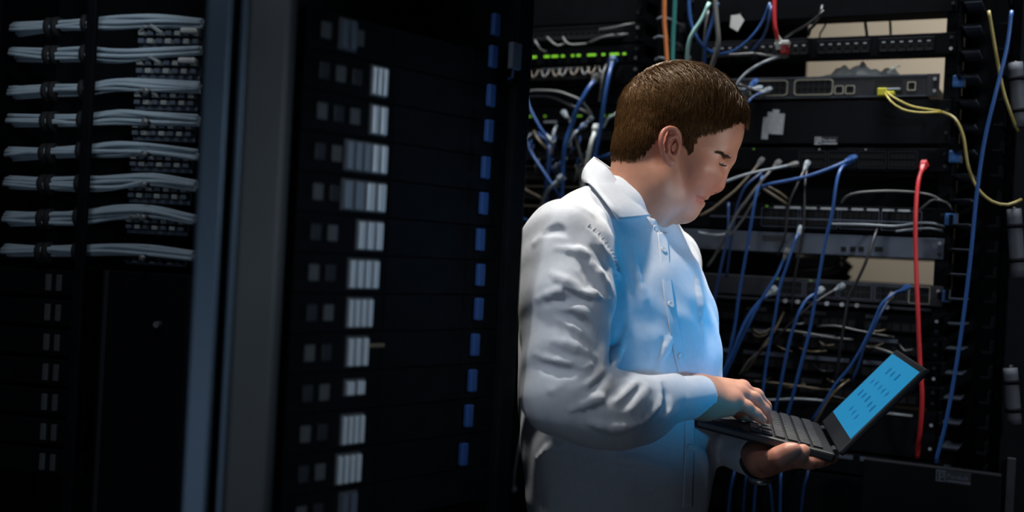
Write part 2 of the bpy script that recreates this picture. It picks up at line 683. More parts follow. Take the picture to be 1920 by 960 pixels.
# device rows, from the top (heights taken along the rail next to the laptop)
zA1, zA0 = rz(31), rz(-30)
t, w, h = chassis('blank_panel', 'plain black panel above the topmost beige gap of the rack', 'panel', uL, uR, zA0 - .13 if False else zA1, zA0, .06, M['black'])

# patch panel with tick marks
z1, z0 = rz(67), rz(108)
t, w, h = chassis('patch_panel', 'black patch panel with pale tick marks between the two beige gaps', 'patch panel', uL, uR, z0, z1, .035, M['black'])
for g_ in range(4):
    x0 = -w / 2 + .016 + g_ * (w - .02) / 4
    blk = MB().box((x0, -.004, h * .18), (x0 + .100, .002, h * .82), .001).build('jack_module', M['black_gloss'], t)
    for i in range(6):
        for zz in (.28,):
            o = bpy.data.objects.new('port', port_mesh(.0125, .0125, 0))
            COL.objects.link(o)
            o.parent = blk
            o.location = (x0 + .010 + i * .016, -.0045, h * .36)
        tk = MB().box((x0 + .0065 + i * .016, -.0048, h * .60), (x0 + .0125 + i * .016, -.0038, h * .60 + .0022))
        tk.build('tick_label', M['label'], blk)

# 24 port switch
z1, z0 = rz(141), rz(184)
uS0, uS1 = RK.uz(1330, 165)[0], RK.uz(1742, 160)[0]
t, w, h = chassis('network_switch', 'black network switch with outlined port groups under the plastic bag', 'switch', uS0, uS1, z0, z1, .26, M['dark'])
um = (uS0 + uS1) / 2


def outline(x0, x1, za, zb, r, tk, m, parent, name):
    """a rounded outline standing off the face"""
    pts = []
    for cx, cz, a0 in ((x1 - r, zb - r, 0), (x0 + r, zb - r, 90), (x0 + r, za + r, 180), (x1 - r, za + r, 270)):
        for k in range(5):
            a = math.radians(a0 + k * 22.5)
            pts.append((cx + r * math.cos(a), cz + r * math.sin(a)))
    n = len(pts)
    cx, cz = (x0 + x1) / 2, (za + zb) / 2
    vs = [(x, -.0016, z) for x, z in pts]
    ins = [(x - tk * (1 if x > cx else -1), z - tk * (1 if z > cz else -1)) for x, z in pts]
    vs += [(x, -.0016, z) for x, z in ins] + [(x, .0004, z) for x, z in pts] + [(x, .0004, z) for x, z in ins]
    fs = []
    for i in range(n):
        j = (i + 1) % n
        fs += [(i, j, n + j, n + i), (i, 2 * n + i, 2 * n + j, j), (n + i, n + j, 3 * n + j, 3 * n + i)]
    return mesh_np(name, vs, fs, m, parent, False)


for (pa, pb) in ((1406, 1477), (1489, 1562)):
    xa, xb = RK.uz(pa, 165)[0] - um, RK.uz(pb, 165)[0] - um
    oo = outline(xa, xb, h * .16, h * .86, .006, .0016, M['port_trim'], t, 'port_group')
    n = 6
    st = (xb - xa - .008) / n
    add_ports(oo, xa + .004 + st / 2, h * .36, n, 2, st, h * .30, st * .84, h * .25)
for (pa, pb) in ((1565, 1582), (1585, 1603)):
    xa, xb = RK.uz(pa, 165)[0] - um, RK.uz(pb, 165)[0] - um
    oo = outline(xa, xb, h * .18, h * .56, .003, .0014, M['port_trim'], t, 'port_group')
    add_ports(oo, (xa + xb) / 2, h * .37, 1, 1, 1, 1, (xb - xa) * .62, h * .22)
xa, xb = RK.uz(1701, 165)[0] - um, RK.uz(1717, 165)[0] - um
oo = outline(xa, xb, h * .28, h * .66, .002, .0016, M['port_trim'], t, 'console_port')
add_ports(oo, (xa + xb) / 2, h * .47, 1, 1, 1, 1, (xb - xa) * .66, h * .24)
xa, xb = RK.uz(1640, 165)[0] - um, RK.uz(1692, 165)[0] - um
oo = outline(xa, xb, h * .30, h * .80, .002, .0010, M['dark'], t, 'fibre_module_bay')
MB().box((-w / 2, -.0008, h - .004), (w / 2, .0006, h - .0022)).build('top_edge_line', M['grey'], t)
MB().box((-w / 2, -.0008, .002), (w / 2, .0006, .0036)).build('bottom_edge_line', M['grey'], t)


def badge(parent, x, z, wd, y=-.001, bright=M['label']):
    """the maker's plate: a square emblem, a name and a thin line under it"""
    b = MB().frame(x, x + wd * .28, z - wd * .17, z + wd * .17, wd * .03, y - .0008, y + .0004)
    b.box((x + wd * .08, y - .0008, z - wd * .14), (x + wd * .13, y + .0004, z + wd * .12))
    b.box((x + wd * .13, y - .0008, z + wd * .08), (x + wd * .22, y + .0004, z + wd * .12))
    b.box((x + wd * .19, y - .0008, z - wd * .02), (x + wd * .23, y + .0004, z + wd * .12))
    b.box((x + wd * .13, y - .0008, z - wd * .05), (x + wd * .22, y + .0004, z - wd * .01))
    pl_ = MB().box((x - wd * .01, y + .0002, z - wd * .19), (x + wd * 1.01, y + .0008, z + wd * .19)).build('badge', M['dark'], parent)
    b.build('emblem', bright, pl_)
    cu = bpy.data.curves.new('lettering', 'FONT')
    cu.body = 'Panduit'
    cu.size = wd * .205
    cu.extrude = .0003
    cu.resolution_u = 2
    to = bpy.data.objects.new('lettering', cu)
    COL.objects.link(to)
    me = bpy.data.meshes.new_from_object(to)
    bpy.data.objects.remove(to)
    me.name = 'lettering'
    me.materials.clear()
    me.materials.append(bright)
    mo = bpy.data.objects.new('lettering', me)
    COL.objects.link(mo)
    mo.parent = pl_
    mo.rotation_euler = (math.pi / 2, 0, 0)
    mo.location = (x + wd * .32, y - .0004, z - wd * .045)
    MB().box((x + wd * .32, y - .0006, z - wd * .15), (x + wd, y + .0004, z - wd * .10)).build('badge_line', bright, pl_)


# two-unit cover below it
z1, z0 = rz(188), rz(270)
t, w, h = chassis('duct_cover', 'tall black cover plate with a small maker plate and paper strips', 'panel', uL, RK.uz(1764, 230)[0], z0, z1, .09, M['black_gloss'])
um = (uL + RK.uz(1764, 230)[0]) / 2
xb_, zb_ = RK.uz(1528, 264)
badge(t, xb_ - um, zb_ - z0, RK.uz(1570, 264)[0] - xb_)
strips_px = [(1429, 224, 265), (1437, 214, 254), (1446, 209, 255), (1457, 216, 255)]
for i, (px, a, b) in enumerate(strips_px):
    x0, zz1 = RK.uz(px, a)
    x1, zz0 = RK.uz(px + 10, b)
    s_ = MB().box((x0 - um, -.0008 - .0004 * i, zz0 - z0), (x1 - um, .0002 - .0002 * i, zz1 - z0)).build('paper_strip', M['label'], t)
    s_.rotation_euler = (0, 0.05, 0)

# dark 48 port switch
z1, z0 = rz(277), rz(321)


def port_switch(name, label, z0, z1, face, trim, u0, u1, px_from, px_to, py, groups=4, depth=.28, setback=0.0, per=6, leds=False):
    t, w, h = chassis(name, label, 'switch', u0, u1, z0, z1, depth, face, out=-setback)
    um = (u0 + u1) / 2
    xa, xb = RK.uz(px_from, py)[0] - um, RK.uz(px_to, py)[0] - um
    gw = (xb - xa) / groups
    for g_ in range(groups):
        oo = outline(xa + g_ * gw + .002, xa + (g_ + 1) * gw - .002, h * .14, h * .86, .002, .0010, trim, t, 'port_group')
        st = (gw - .010) / per
        add_ports(oo, xa + g_ * gw + .005 + st / 2, h * .34, per, 2, st, h * .32, st * .82, h * .25)
        if leds and g_ < 2:
            MB().box((xa + g_ * gw + .01, -.002, h * .88), (xa + g_ * gw + .014, 0, h * .93)).build('status_light', M['led_dim'], t)
    return t, w, h


t, w, h = port_switch('network_switch', 'dark 48 port switch just above the wide gap with the arcing grey cable', z0, z1, M['black'], M['dark'], uL, uR, 1496, 1722, 300)
for i, px in enumerate((1412, 1535, 1622)):
    xx = RK.uz(px, 281)[0] - (uL + uR) / 2
    MB().box((xx, -.002, h * .90), (xx + .003, 0, h * .95)).build('status_light', M['led_dim'] if i == 0 else M['label'], t)

# recessed box in the wide gap
t, w, h = chassis('blank_panel', 'recessed black panel in the gap behind the arcing grey cable', 'panel', uL, uR, rz(384), rz(324), .05, M['black'], out=-.06)

# switch with label dashes
z1, z0 = rz(386), rz(437)
t, w, h = port_switch('network_switch', 'switch with a dashed row of paper labels on its top edge', z0, z1, M['black'], M['grey'], uL, uR, 1425, 1730, 420, leds=True)
um = (uL + uR) / 2
for i in range(9):
    px = 1452 + 29 * i
    xx, zz = RK.uz(px, 390 + i * .8)
    MB().box((xx - um, -.0025, h - .0085), (xx - um + .021, -.0005, h - .0045)).build('paper_label', M['label'], t)
MB().box((-w / 2 + .05, -.0022, h * .44), (w / 2 - .02, .0, h * .49)).build('edge_strip', M['grey'], t)

# grey appliance
z1, z0 = rz(440), rz(480)
t, w, h = chassis('rack_appliance', 'blue-grey one-unit appliance with square sockets above the lower beige gap', 'server', uL, RK.uz(1751, 460)[0], z0, z1, .30, M['grey'])
um = (uL + RK.uz(1751, 460)[0]) / 2
for px in (1577, 1594, 1610, 1640):
    xx, zz = RK.uz(px, 467)
    wd_ = .0095 if px < 1630 else .015
    add_ports(t, xx - um + wd_ / 2, zz - z0, 1, 1, 1, 1, wd_, .0095, 'socket')
xx, zz = RK.uz(1430, 448)
MB().box((xx - um, -.001, h * .52), (xx - um + .045, .0006, h * .82)).build('name_plate', M['dark'], t)
MB().box((RK.uz(1400, 465)[0] - um, -.002, h * .15), (RK.uz(1405, 465)[0] - um, .0006, h * .26)).build('status_light', M['white_plastic'], t)

# grey port switch under the gap
z1, z0 = rz(527), rz(566)
t, w, h = port_switch('network_switch', 'grey-faced switch right below the lower beige gap', z0, z1, M['dark'], M['grey'], uL, uR, 1445, 1705, 545, leds=True)
xa, xb = RK.uz(1704, 550)[0] - (uL + uR) / 2, RK.uz(1744, 550)[0] - (uL + uR) / 2
oo = outline(xa, xb, h * .10, h * .92, .002, .0012, M['port_trim'], t, 'uplink_bay')
add_ports(oo, xa + .010, h * .36, 2, 2, .018, h * .34, .015, h * .26)

# support bar with bright screw heads
t = RK.thing('support_bar', 'thin steel bar with bright screw heads below the grey-faced switch', 'bar', (uL + uR) / 2, rz(575), 0.012)
hw = (uR - uL) / 2
MB().box((-hw, 0, 0), (hw, .012, .005), .0005).build('bar', M['dark'], t)
for px in (1475, 1498, 1553, 1581, 1609, 1666):
    xx = RK.uz(px, 572)[0] - (uL + uR) / 2
    sb = MB()
    sb.tube([(xx, -.004, .003), (xx, .002, .003)], .0042, 12)
    sb.build('screw', M['screw'], t)

# patch panels in the dark lower half
rows = [(583, 619, 'first dark patch panel below the bright screw heads'), (625, 662, 'second dark patch panel below the bright screw heads, with blue-grey strips'),
        (668, 706, 'third dark patch panel below the bright screw heads, with long grey strips'), (712, 752, 'fourth dark patch panel, the one level with the middle of the laptop screen')]
for i, (a, b, lab) in enumerate(rows):
    z1, z0 = rz(a), rz(b)
    t, w, h = chassis('patch_panel', lab, 'patch panel', uL, uR, z0, z1, .04, M['black'])
    for g_ in range(4):
        x0 = -w / 2 + .014 + g_ * (w - .02) / 4
        lm = M['grey'] if i in (1, 2) else M['dark']
        ln = .088 if i == 2 else .060 if i == 1 else .040
        st_ = MB().box((x0 + .004, -.003, h * .66), (x0 + .004 + ln, 0, h * .86), .0006).build('label_strip', lm, t)
        blk = MB().box((x0, -.002, h * .08), (x0 + .104, 0, h * .60)).build('jack_module', M['black_gloss'], t)
        add_ports(blk, x0 + .010, h * .32, 6, 1, .0168, 0, .0135, .0135)
        for o in blk.children:
            o.location[1] = -.0022

# lower server with a silver bar, then the label strip panel
z1, z0 = rz(760), rz(846)
t, w, h = chassis('rack_server', 'plain black two-unit server with a silver bar beside the laptop screen', 'server', uL, uR, z0, z1, .40, M['black_gloss'])
xx, zz = RK.uz(1655, 766)
x2, _ = RK.uz(1712, 770)
MB().box((xx - (uL + uR) / 2, -.004, h - .010), (x2 - (uL + uR) / 2, 0, h - .0055), .001).build('silver_bar', M['label'], t)
z1, z0 = rz(850), rz(890)
t, w, h = chassis('patch_panel', 'lowest patch panel with four grey strips beneath the laptop screen', 'patch panel', uL, uR, z0, z1, .04, M['black'])
for px in (1573, 1613, 1668):
    xx = RK.uz(px, 855)[0] - (uL + uR) / 2
    MB().box((xx, -.003, h * .70), (xx + .026, 0, h * .90), .0006).build('label_strip', M['grey'], t)
t, w, h = chassis('blank_panel', 'plain black panel below the lowest grey strips of the rack', 'panel', uL, uR, rz(990), rz(894), .06, M['black'])

# ---- finger ducts up the sides of the rack
def cable_manager(label, u0, u1, z_top, z_bot, ledges=True):
    t = RK.thing('cable_manager', label, 'cable manager', (u0 + u1) / 2, z_bot, 0.0)
    w = u1 - u0
    hh = z_top - z_bot
    MB().box((-w / 2, .06, 0), (w / 2, .075, hh), .002).build('back_plate', M['black'], t)
    n = int(hh / U)
    for i in range(n):
        z = i * U + .008
        f_ = MB()
        f_.box((-w / 2, -.045, z), (-w / 2 + .004, .06, z + .020))
        f_.box((-w / 2, -.049, z), (-w / 2 + w * .42, -.045, z + .003))
        f_.build('duct_finger', M['black'], t)
        f2 = MB()
        f2.box((w / 2 - .004, -.045, z), (w / 2, .06, z + .020))
        f2.box((w / 2 - w * .20, -.049, z), (w / 2, -.045, z + .004))
        f2.build('duct_finger', M['black'], t)
        if ledges:
            MB().box((-w / 2 + .005, -.030, z + .002), (-w / 2 + .034, .05, z + .005)).build('duct_ledge', M['grey'], t)
    return t


cable_manager('vertical cable manager with black fingers between laptop rack and grey sleeves', RK.uz(1781, 480)[0], RK.uz(1872, 480)[0], 2.2, .05)
uR2 = RK.uz(1180, 200)[0]
cable_manager('vertical cable manager with black fingers above the head of the man', uR2 + UPR + .002, uL - UPR - .002, 2.2, .05, False)

# blue markers at the right rail
for i, (px, py, lab) in enumerate(((1786, 152, 'blue marker beside the switch with the yellow plug'), (1779, 293, 'blue marker beside the dark 48 port switch'),
                                   (1771, 411, 'blue marker beside the switch with dashed labels'), (1766, 555, 'bright blue marker beside the grey-faced switch'))):
    u, z = RK.uz(px, py, .016)
    t = RK.thing('marker_clip', lab, 'marker', u, z - .011, .016)
    MB().box((0, 0, 0), (.020 if i != 3 else .012, .010, .022), .002).build('marker', M['blue_tag'], t)
    MB().box((.0195 if i != 3 else .0115, -.001, -.001), (.0225 if i != 3 else .0135, .012, .023), .0006).build('bracket', M['grey'], t)
    MB().box((-.008, .006, .004), (.004, .014, .018)).build('clip_tab', M['black'], t)

# closed cabinet to the right of the cable manager, with grey sleeves hanging in front
uC = RK.uz(1874, 480)[0]
t = RK.thing('closed_cabinet', 'closed black cabinet at the far end of the rack row', 'cabinet', uC + .30, 0)
MB().box((-.30, .02, 0), (.30, .60, 2.2), .004).build('carcass', M['black'], t)
dr = MB().box((-.285, .0, .06), (.285, .018, 2.14), .003).build('door', M['black_gloss'], t)
vs_ = MB()
for i in range(70):
    vs_.box((-.20, -.001, .2 + i * .026), (.20, .0005, .2 + i * .026 + .008))
vs_.build('vent_grille', M['hole'], dr)
MB().box((-.27, -.012, 1.0), (-.255, .0, 1.12), .002).build('handle', M['dark'], dr)
for (px, a, b, lab) in ((1898, 118, 238, 'grey cable sleeve beside the end of the yellow cable'), (1895, 392, 520, 'longest grey cable sleeve hanging on the closed cabinet'), (1888, 690, 795, 'lowest grey cable sleeve hanging on the closed cabinet')):
    pts = [RK.pt(px + 6 + k * 2, a + (b - a) * k / 4, .038) for k in range(5)]
    v, f = tube_np(catmull(pts, .01), .0125, 10)
    t = mesh_np('cable_sleeve', np.array(v) - pts[0], f, M['grey_tape'], None, True, tuple(pts[0]))
    tag(t, lab, 'sleeve')
    for k in (1, 3):
        d_ = (pts[4] - pts[0]) / np.linalg.norm(pts[4] - pts[0])
        v, f = tube_np([pts[k] - d_ * .004 - pts[0], pts[k] + d_ * .004 - pts[0]], .0140, 10)
        mesh_np('tie', v, f, M['black'], t, True)
    v, f = tube_np([pts[0] - pts[0], pts[0] + RV * .040 - pts[0]], .004, 8)
    mesh_np('hook', v, f, M['dark'], t, True)

# kick plate with the second maker plate
u0, u1 = RK.uz(1615, 900, .075)[0], RK.uz(1880, 900, .075)[0]
z1, z0 = rz(868, 1700, .075), rz(975, 1700, .075)
t, w, h = chassis('duct_cover', 'black cover plate with a maker plate at the foot of the cable manager', 'panel', u0, u1, z0, z1, .020, M['black_gloss'], out=.075, ears=False, bev=.003)
xx, zz = RK.uz(1755, 891, .075)
badge(t, xx - (u0 + u1) / 2, zz - z0, RK.uz(1820, 895, .075)[0] - xx, bright=M['grey'])

# plastic bag lying on the switch
def bag():
    u0, z0 = RK.uz(1543, 140, -.03)
    u1, _ = RK.uz(1690, 137, -.03)
    W = u1 - u0
    n, m_ = 34, 16
    vs, fs = [], []
    r5 = np.random.default_rng(4)
    ph = r5.uniform(0, 6.28, 12)
    for side in (0, 1):
        for i in range(n + 1):
            for j in range(m_ + 1):
                s, tt = i / n, j / m_
                env = math.sin(math.pi * min(1, s * 1.02)) ** .55 * (math.sin(math.pi * tt) ** .5)
                hgt = .022 * env * (1 + .30 * math.sin(9 * s + ph[0]) + .25 * math.sin(17 * s + 6 * tt + ph[1]) + .25 * math.sin(23 * tt + 7 * s + ph[2]))
                hgt += .008 * math.exp(-((s - .46) / .05) ** 2) * env + .0035 * env * math.sin(41 * s - 13 * tt + ph[3])
                z = hgt if side == 0 else .0008
                vs.append((s * W, .008 + .13 * tt + .006 * math.sin(11 * s), z))
    k = (n + 1) * (m_ + 1)
    for side in (0, 1):
        for i in range(n):
            for j in range(m_):
                q = [side * k + i * (m_ + 1) + j, side * k + (i + 1) * (m_ + 1) + j, side * k + (i + 1) * (m_ + 1) + j + 1, side * k + i * (m_ + 1) + j + 1]
                fs.append(q if side == 0 else q[::-1])
    t = RK.thing('plastic_bag', 'crumpled clear plastic bag lying on top of the upper switch', 'bag', u0, rz(141) + .0005, 0)
    mesh_np('film', vs, fs, M['bag'], t, True)
    MB().tube([(W * .86, .004, .004), (W * .93, -.002, .011), (W * 1.02, .002, .015)], .0022, 6, .001).build('twisted_corner', M['bag'], t)


bag()

# ================================================================ cables
def cable(label, pts, r, m, plugs=(None, None), cat='cable', group=None, plane=None, name='network_cable'):
    """pts: (px, py, distance in front of the rack plane)"""
    pl = plane or RK
    q = [pl.pt(*p) for p in pts]
    c = catmull(q, .010)
    t = empty(name, tuple(c[0]))
    tag(t, label, cat, group)
    v, f = tube_np(c - c[0], r, 8)
    mesh_np('jacket', v, f, m, t, True)
    for end, pm in zip((0, -1), plugs):
        if pm is None:
            continue
        a, b = (c[0], c[min(3, len(c) - 1)]) if end == 0 else (c[-1], c[max(-4, -len(c))])
        d = a - b
        d /= np.linalg.norm(d)
        o = a - c[0]
        v, f = tube_np([o - d * .012, o, o + d * .002, o + d * .013], [r * 1.0, r * 1.8, r * 2.3, r * 2.3], 6)
        mesh_np('plug', v, f, pm, t, False)
    return t


K3 = .0028
BP, GP, WP, KP = M['blue'], M['grey_c'], M['white_plastic'], M['black_c']
# right-hand rack, in front of the devices
cable('red cable hanging down the rack just past the laptop screen', [(1731, 313, .004), (1722, 340, .035), (1717, 400, .05), (1717, 480, .055), (1721, 580, .06), (1725, 680, .06), (1729, 740, .06), (1726, 800, .05), (1719, 860, .02)], .0040, M['red'], (M['red'], None))
cable('long blue cable crossing the finger duct from top to bottom', [(1897, 20, .07), (1888, 90, .075), (1866, 180, .08), (1847, 260, .08), (1832, 360, .08), (1818, 500, .08), (1800, 640, .08), (1776, 780, .08), (1754, 868, .08)], .0036, M['blue'])
cable('dull yellow cable slanting to the grey sleeve at the end of the row', [(1854, 20, .06), (1866, 90, .06), (1880, 165, .062), (1894, 210, .06), (1908, 246, .04)], .0030, M['dull_yellow'])
cable('dull yellow cable sagging in a loop across the finger duct', [(1766, 210, .03), (1790, 222, .055), (1806, 255, .06), (1815, 310, .062), (1832, 352, .062), (1860, 378, .06), (1890, 384, .055), (1915, 374, .04)], .0028, M['dull_yellow'])
cable('upper yellow fibre cable leaving the yellow plug', [(1662, 172, .022), (1676, 183, .034), (1706, 198, .036), (1740, 205, .034), (1764, 208, .030)], .0019, M['yellow'])
cable('lower yellow fibre cable leaving the yellow plug', [(1660, 175, .022), (1670, 190, .036), (1692, 205, .040), (1725, 211, .038), (1764, 210, .032)], .0019, M['yellow'])
u, z = RK.uz(1646, 173, .012)
t = RK.thing('fibre_plug', 'bright yellow plug in the upper switch', 'plug', u, z - .007, .020)
MB().box((0, 0, 0), (.017, .022, .014), .0015).build('plug_body', M['yellow_p'], t)
MB().box((.017, .003, .001), (.030, .020, .008), .0015).build('boot', M['yellow_p'], t)
MB().box((.014, .004, .010), (.040, .014, .014), .0015).build('latch', M['pale_c'], t)
cable('blue cable running down past the grey appliance from the 48 port switch', [(1588, 305, .004), (1576, 318, .03), (1568, 345, .045), (1560, 400, .05), (1546, 460, .05), (1532, 540, .05), (1518, 620, .05), (1500, 690, .05), (1487, 740, .05), (1474, 790, .045), (1466, 850, .03)], .0032, M['blue'], (M['blue'], None))
cable('blue cable reaching out level from the 48 port switch', [(1594, 299, .004), (1570, 310, .025), (1540, 322, .035), (1508, 332, .04), (1470, 340, .04), (1440, 346, .04), (1418, 356, .03)], .0032, M['blue'], (M['blue'], None))
cable('blue cable dropping from the grey appliance, second one from the red cable', [(1499, 435, .01), (1490, 452, .03), (1478, 490, .04), (1462, 540, .045), (1452, 600, .045), (1442, 650, .045), (1434, 700, .045), (1428, 760, .045), (1420, 850, .04)], .0030, M['blue'], (M['pale_c'], None))
cable('blue cable joining the thick strand beside the belly of the man', [(1474, 478, .02), (1454, 520, .04), (1430, 558, .045), (1408, 600, .05), (1388, 640, .05), (1370, 680, .05), (1352, 720, .05)], .0030, M['blue'], (M['grey_c'], None))
cable('lighter blue cable in the thick strand beside the belly of the man', [(1446, 548, .02), (1424, 566, .04), (1402, 596, .05), (1386, 630, .055), (1374, 662, .055), (1356, 700, .055), (1340, 740, .05)], .0036, M['blue'], (M['pale_c'], None))
cable('blue cable hanging nearest the chest of the man', [(1366, 380, .03), (1364, 440, .05), (1352, 500, .055), (1340, 560, .055), (1332, 612, .055), (1322, 690, .05)], .0030, M['navy'])
cable('blue cable falling in front of the left edge of the grey appliance', [(1430, 330, .03), (1418, 365, .05), (1410, 410, .055), (1400, 470, .055), (1386, 550, .055), (1378, 610, .055), (1368, 660, .055), (1356, 720, .05), (1350, 790, .04)], .0032, M['blue'])
cable('blue cable with a bright bend falling from the row of screw heads', [(1534, 548, .01), (1514, 560, .03), (1500, 582, .045), (1486, 620, .045), (1476, 660, .045), (1462, 730, .045), (1450, 790, .04), (1446, 860, .03)], .0030, M['blue'], (M['pale_c'], None))
cable('pale-tipped dark cable slanting from the screw heads to the lower patch panels', [(1572, 540, .01), (1545, 556, .03), (1518, 575, .045), (1490, 600, .045), (1464, 625, .04), (1440, 648, .03), (1416, 668, .02)], .0026, M['black_c'], (M['pale_c'], None))
cable('thin blue cable slanting to the upper corner of the laptop screen', [(1694, 542, .008), (1672, 553, .03), (1652, 572, .04), (1640, 600, .04), (1616, 650, .045), (1592, 690, .045), (1570, 716, .045), (1548, 750, .045), (1522, 790, .04)], .0026, M['blue'], (M['blue'], None))
cable('second thin blue cable slanting to the upper corner of the laptop screen', [(1668, 560, .008), (1650, 590, .03), (1636, 620, .035), (1622, 646, .035), (1608, 690, .035), (1596, 716, .03)], .0024, M['navy'], (M['grey_c'], None))
cable('black cable slanting down across the grey appliance and the beige gap', [(1648, 420, .01), (1636, 455, .04), (1624, 490, .05), (1608, 525, .05), (1592, 555, .05), (1584, 600, .05), (1576, 650, .045), (1566, 720, .03)], .0030, M['black_c'])
cable('black cable with a pale tip hanging in front of the dashed labels', [(1511, 312, .01), (1498, 340, .04), (1484, 370, .05), (1476, 400, .05), (1472, 440, .05), (1458, 480, .04)], .0026, M['black_c'], (M['pale_c'], None))
cable('second black cable hanging from the pale tip in front of the dashed labels', [(1513, 316, .01), (1509, 350, .035), (1508, 400, .045), (1502, 460, .045), (1490, 520, .04), (1484, 580, .03)], .0024, M['black_c'])
cable('long grey cable arcing over the recessed black panel', [(1578, 380, .004), (1588, 368, .02), (1610, 361, .03), (1660, 358, .03), (1710, 360, .03), (1746, 366, .03), (1766, 376, .02)], .0022, M['grey_c'])
cable('short grey cable crossing under the end of the arcing one', [(1724, 394, .006), (1738, 382, .02), (1752, 374, .025), (1775, 380, .025), (1786, 394, .01)], .0020, M['grey_c'])
cable('grey cable lying level across the face of the dashed-label switch', [(1560, 420, .012), (1620, 421, .02), (1680, 424, .02), (1720, 418, .025), (1752, 419, .025), (1772, 426, .01)], .0022, M['pale_c'])
cable('pale cable lying just below the level grey one', [(1680, 434, .012), (1710, 430, .02), (1745, 428, .022), (1768, 434, .01)], .0020, M['pale_c'])
cable('pale cable running out from the nose of the man to the rack', [(1342, 348, .06), (1360, 341, .06), (1390, 330, .055), (1420, 322, .045), (1452, 316, .03), (1484, 309, .006)], .0026, M['pale_c'], (None, M['grey_c']))
cable('grey cable slanting below the chin of the man', [(1312, 405, .05), (1336, 392, .05), (1358, 374, .05), (1378, 358, .045), (1404, 330, .03), (1424, 306, .006)], .0026, M['tan_c'], (None, M['grey_c']))
cable('long grey cable slanting from the 48 port switch down past the chest', [(1455, 310, .006), (1436, 330, .03), (1418, 352, .045), (1400, 376, .05), (1382, 400, .05), (1366, 432, .05), (1350, 460, .045), (1340, 480, .04), (1326, 500, .04)], .0028, M['grey_c'], (M['grey_c'], None))
cable('dark grey cable hanging next to the long slanting grey one', [(1424, 360, .03), (1406, 390, .045), (1392, 412, .045), (1372, 438, .045), (1356, 452, .04), (1346, 476, .03)], .0024, M['grey_c'])
cable('tan cable slanting up from the dashed labels', [(1476, 383, .008), (1456, 370, .025), (1436, 357, .03), (1424, 350, .02)], .0026, M['tan_c'])
cable('second tan cable slanting up from the dashed labels', [(1478, 374, .008), (1460, 360, .022), (1440, 350, .026), (1424, 346, .02)], .0020, M['tan_c'])
cable('navy cable hanging behind the slanting grey ones below the chin', [(1436, 318, .006), (1414, 335, .03), (1398, 350, .04), (1384, 380, .04), (1376, 420, .04), (1368, 470, .04), (1362, 520, .03)], .0028, M['navy'])
cable('dull grey cable looping at the left end of the grey appliance', [(1310, 436, .04), (1330, 440, .045), (1352, 441, .04), (1366, 436, .02)], .0024, M['pale_c'])
cable('tan cable slanting across the third dark patch panel', [(1470, 585, .006), (1452, 620, .02), (1430, 650, .025), (1410, 680, .02), (1396, 700, .006)], .0020, M['tan_c'])
cable('second tan cable slanting across the third dark patch panel', [(1444, 640, .006), (1424, 660, .02), (1404, 676, .02), (1386, 704, .006)], .0022, M['grey_c'])
cable('pale cable sagging over the second dark patch panel', [(1446, 618, .006), (1480, 620, .02), (1520, 626, .022), (1560, 633, .02), (1600, 637, .006)], .0022, M['grey_c'])
cable('pale cable lying over the first dark patch panel', [(1532, 612, .006), (1566, 611, .02), (1600, 618, .022), (1640, 626, .02), (1676, 632, .006)], .0020, M['grey_c'])
cable('pale cable lying level behind the bent blue ones, over the fourth panel', [(1414, 748, .01), (1450, 750, .02), (1490, 748, .022), (1530, 750, .02), (1552, 752, .006)], .0024, M['pale_c'])
cable('tan cable lying level on the fourth dark patch panel', [(1396, 714, .006), (1430, 716, .015), (1470, 720, .018), (1520, 727, .018), (1570, 733, .006)], .0020, M['tan_c'])
cable('grey cable slanting to the top corner of the laptop lid', [(1632, 650, .006), (1654, 656, .03), (1676, 664, .035), (1700, 676, .03), (1726, 694, .01)], .0026, M['grey_c'])
cable('grey cable slanting up beside the lower edge of the laptop screen', [(1592, 712, .006), (1574, 726, .03), (1556, 745, .03), (1538, 775, .03), (1520, 806, .02)], .0020, M['tan_c'])
for i, (x0, x1, lab) in enumerate(((1376, 1364, 'blue cable hanging below the watch, nearest the belly'), (1400, 1392, 'second blue cable hanging below the watch'), (1420, 1412, 'third blue cable hanging below the watch'),
                                   (1438, 1450, 'fourth blue cable hanging below the watch, bending away'), (1464, 1462, 'fifth blue cable hanging below the watch'), (1514, 1500, 'blue cable hanging below the fingertips of the lower hand'))):
    cable(lab, [(x0 + 4, 860, .02), (x0, 890, .04), ((x0 + x1) / 2, 915, .04), (x1, 975, .03)], .0026, M['navy'] if i % 2 else M['blue'])

# above the head
cable('orange cable hanging straight down above the head of the man', [(1246, -20, .05), (1246, 40, .05), (1249, 80, .05), (1253, 150, .05), (1256, 230, .04)], .0042, M['orange'])
cable('teal cable hanging beside the orange one above the head', [(1267, -20, .05), (1264, 40, .05), (1262, 80, .05), (1261, 150, .05), (1262, 230, .04)], .0040, M['teal'])
cable('mint cable bending down to the crown of the head', [(1330, 5, .05), (1316, 36, .055), (1299, 62, .06), (1291, 84, .06), (1288, 130, .055), (1290, 200, .04)], .0038, M['mint'])
cable('blue cable curving under the mint one above the head', [(1291, -15, .045), (1294, 35, .05), (1302, 62, .05), (1313, 80, .05), (1324, 92, .045), (1340, 100, .03)], .0036, M['blue'])
cable('blue cable running steeply down behind the hair', [(1346, 5, .05), (1337, 36, .05), (1328, 66, .055), (1322, 95, .055), (1320, 150, .05), (1322, 210, .04)], .0034, M['blue'])
cable('thin grey cable hanging between the two blue ones above the head', [(1328, 20, .04), (1323, 50, .045), (1320, 80, .045), (1318, 130, .04)], .0022, M['grey_c'])
cable('thick grey cable curving down behind the hair', [(1340, -10, .055), (1344, 40, .06), (1347, 75, .062), (1343, 100, .062), (1336, 120, .06), (1330, 160, .055), (1340, 230, .04)], .0046, M['grey_c'])
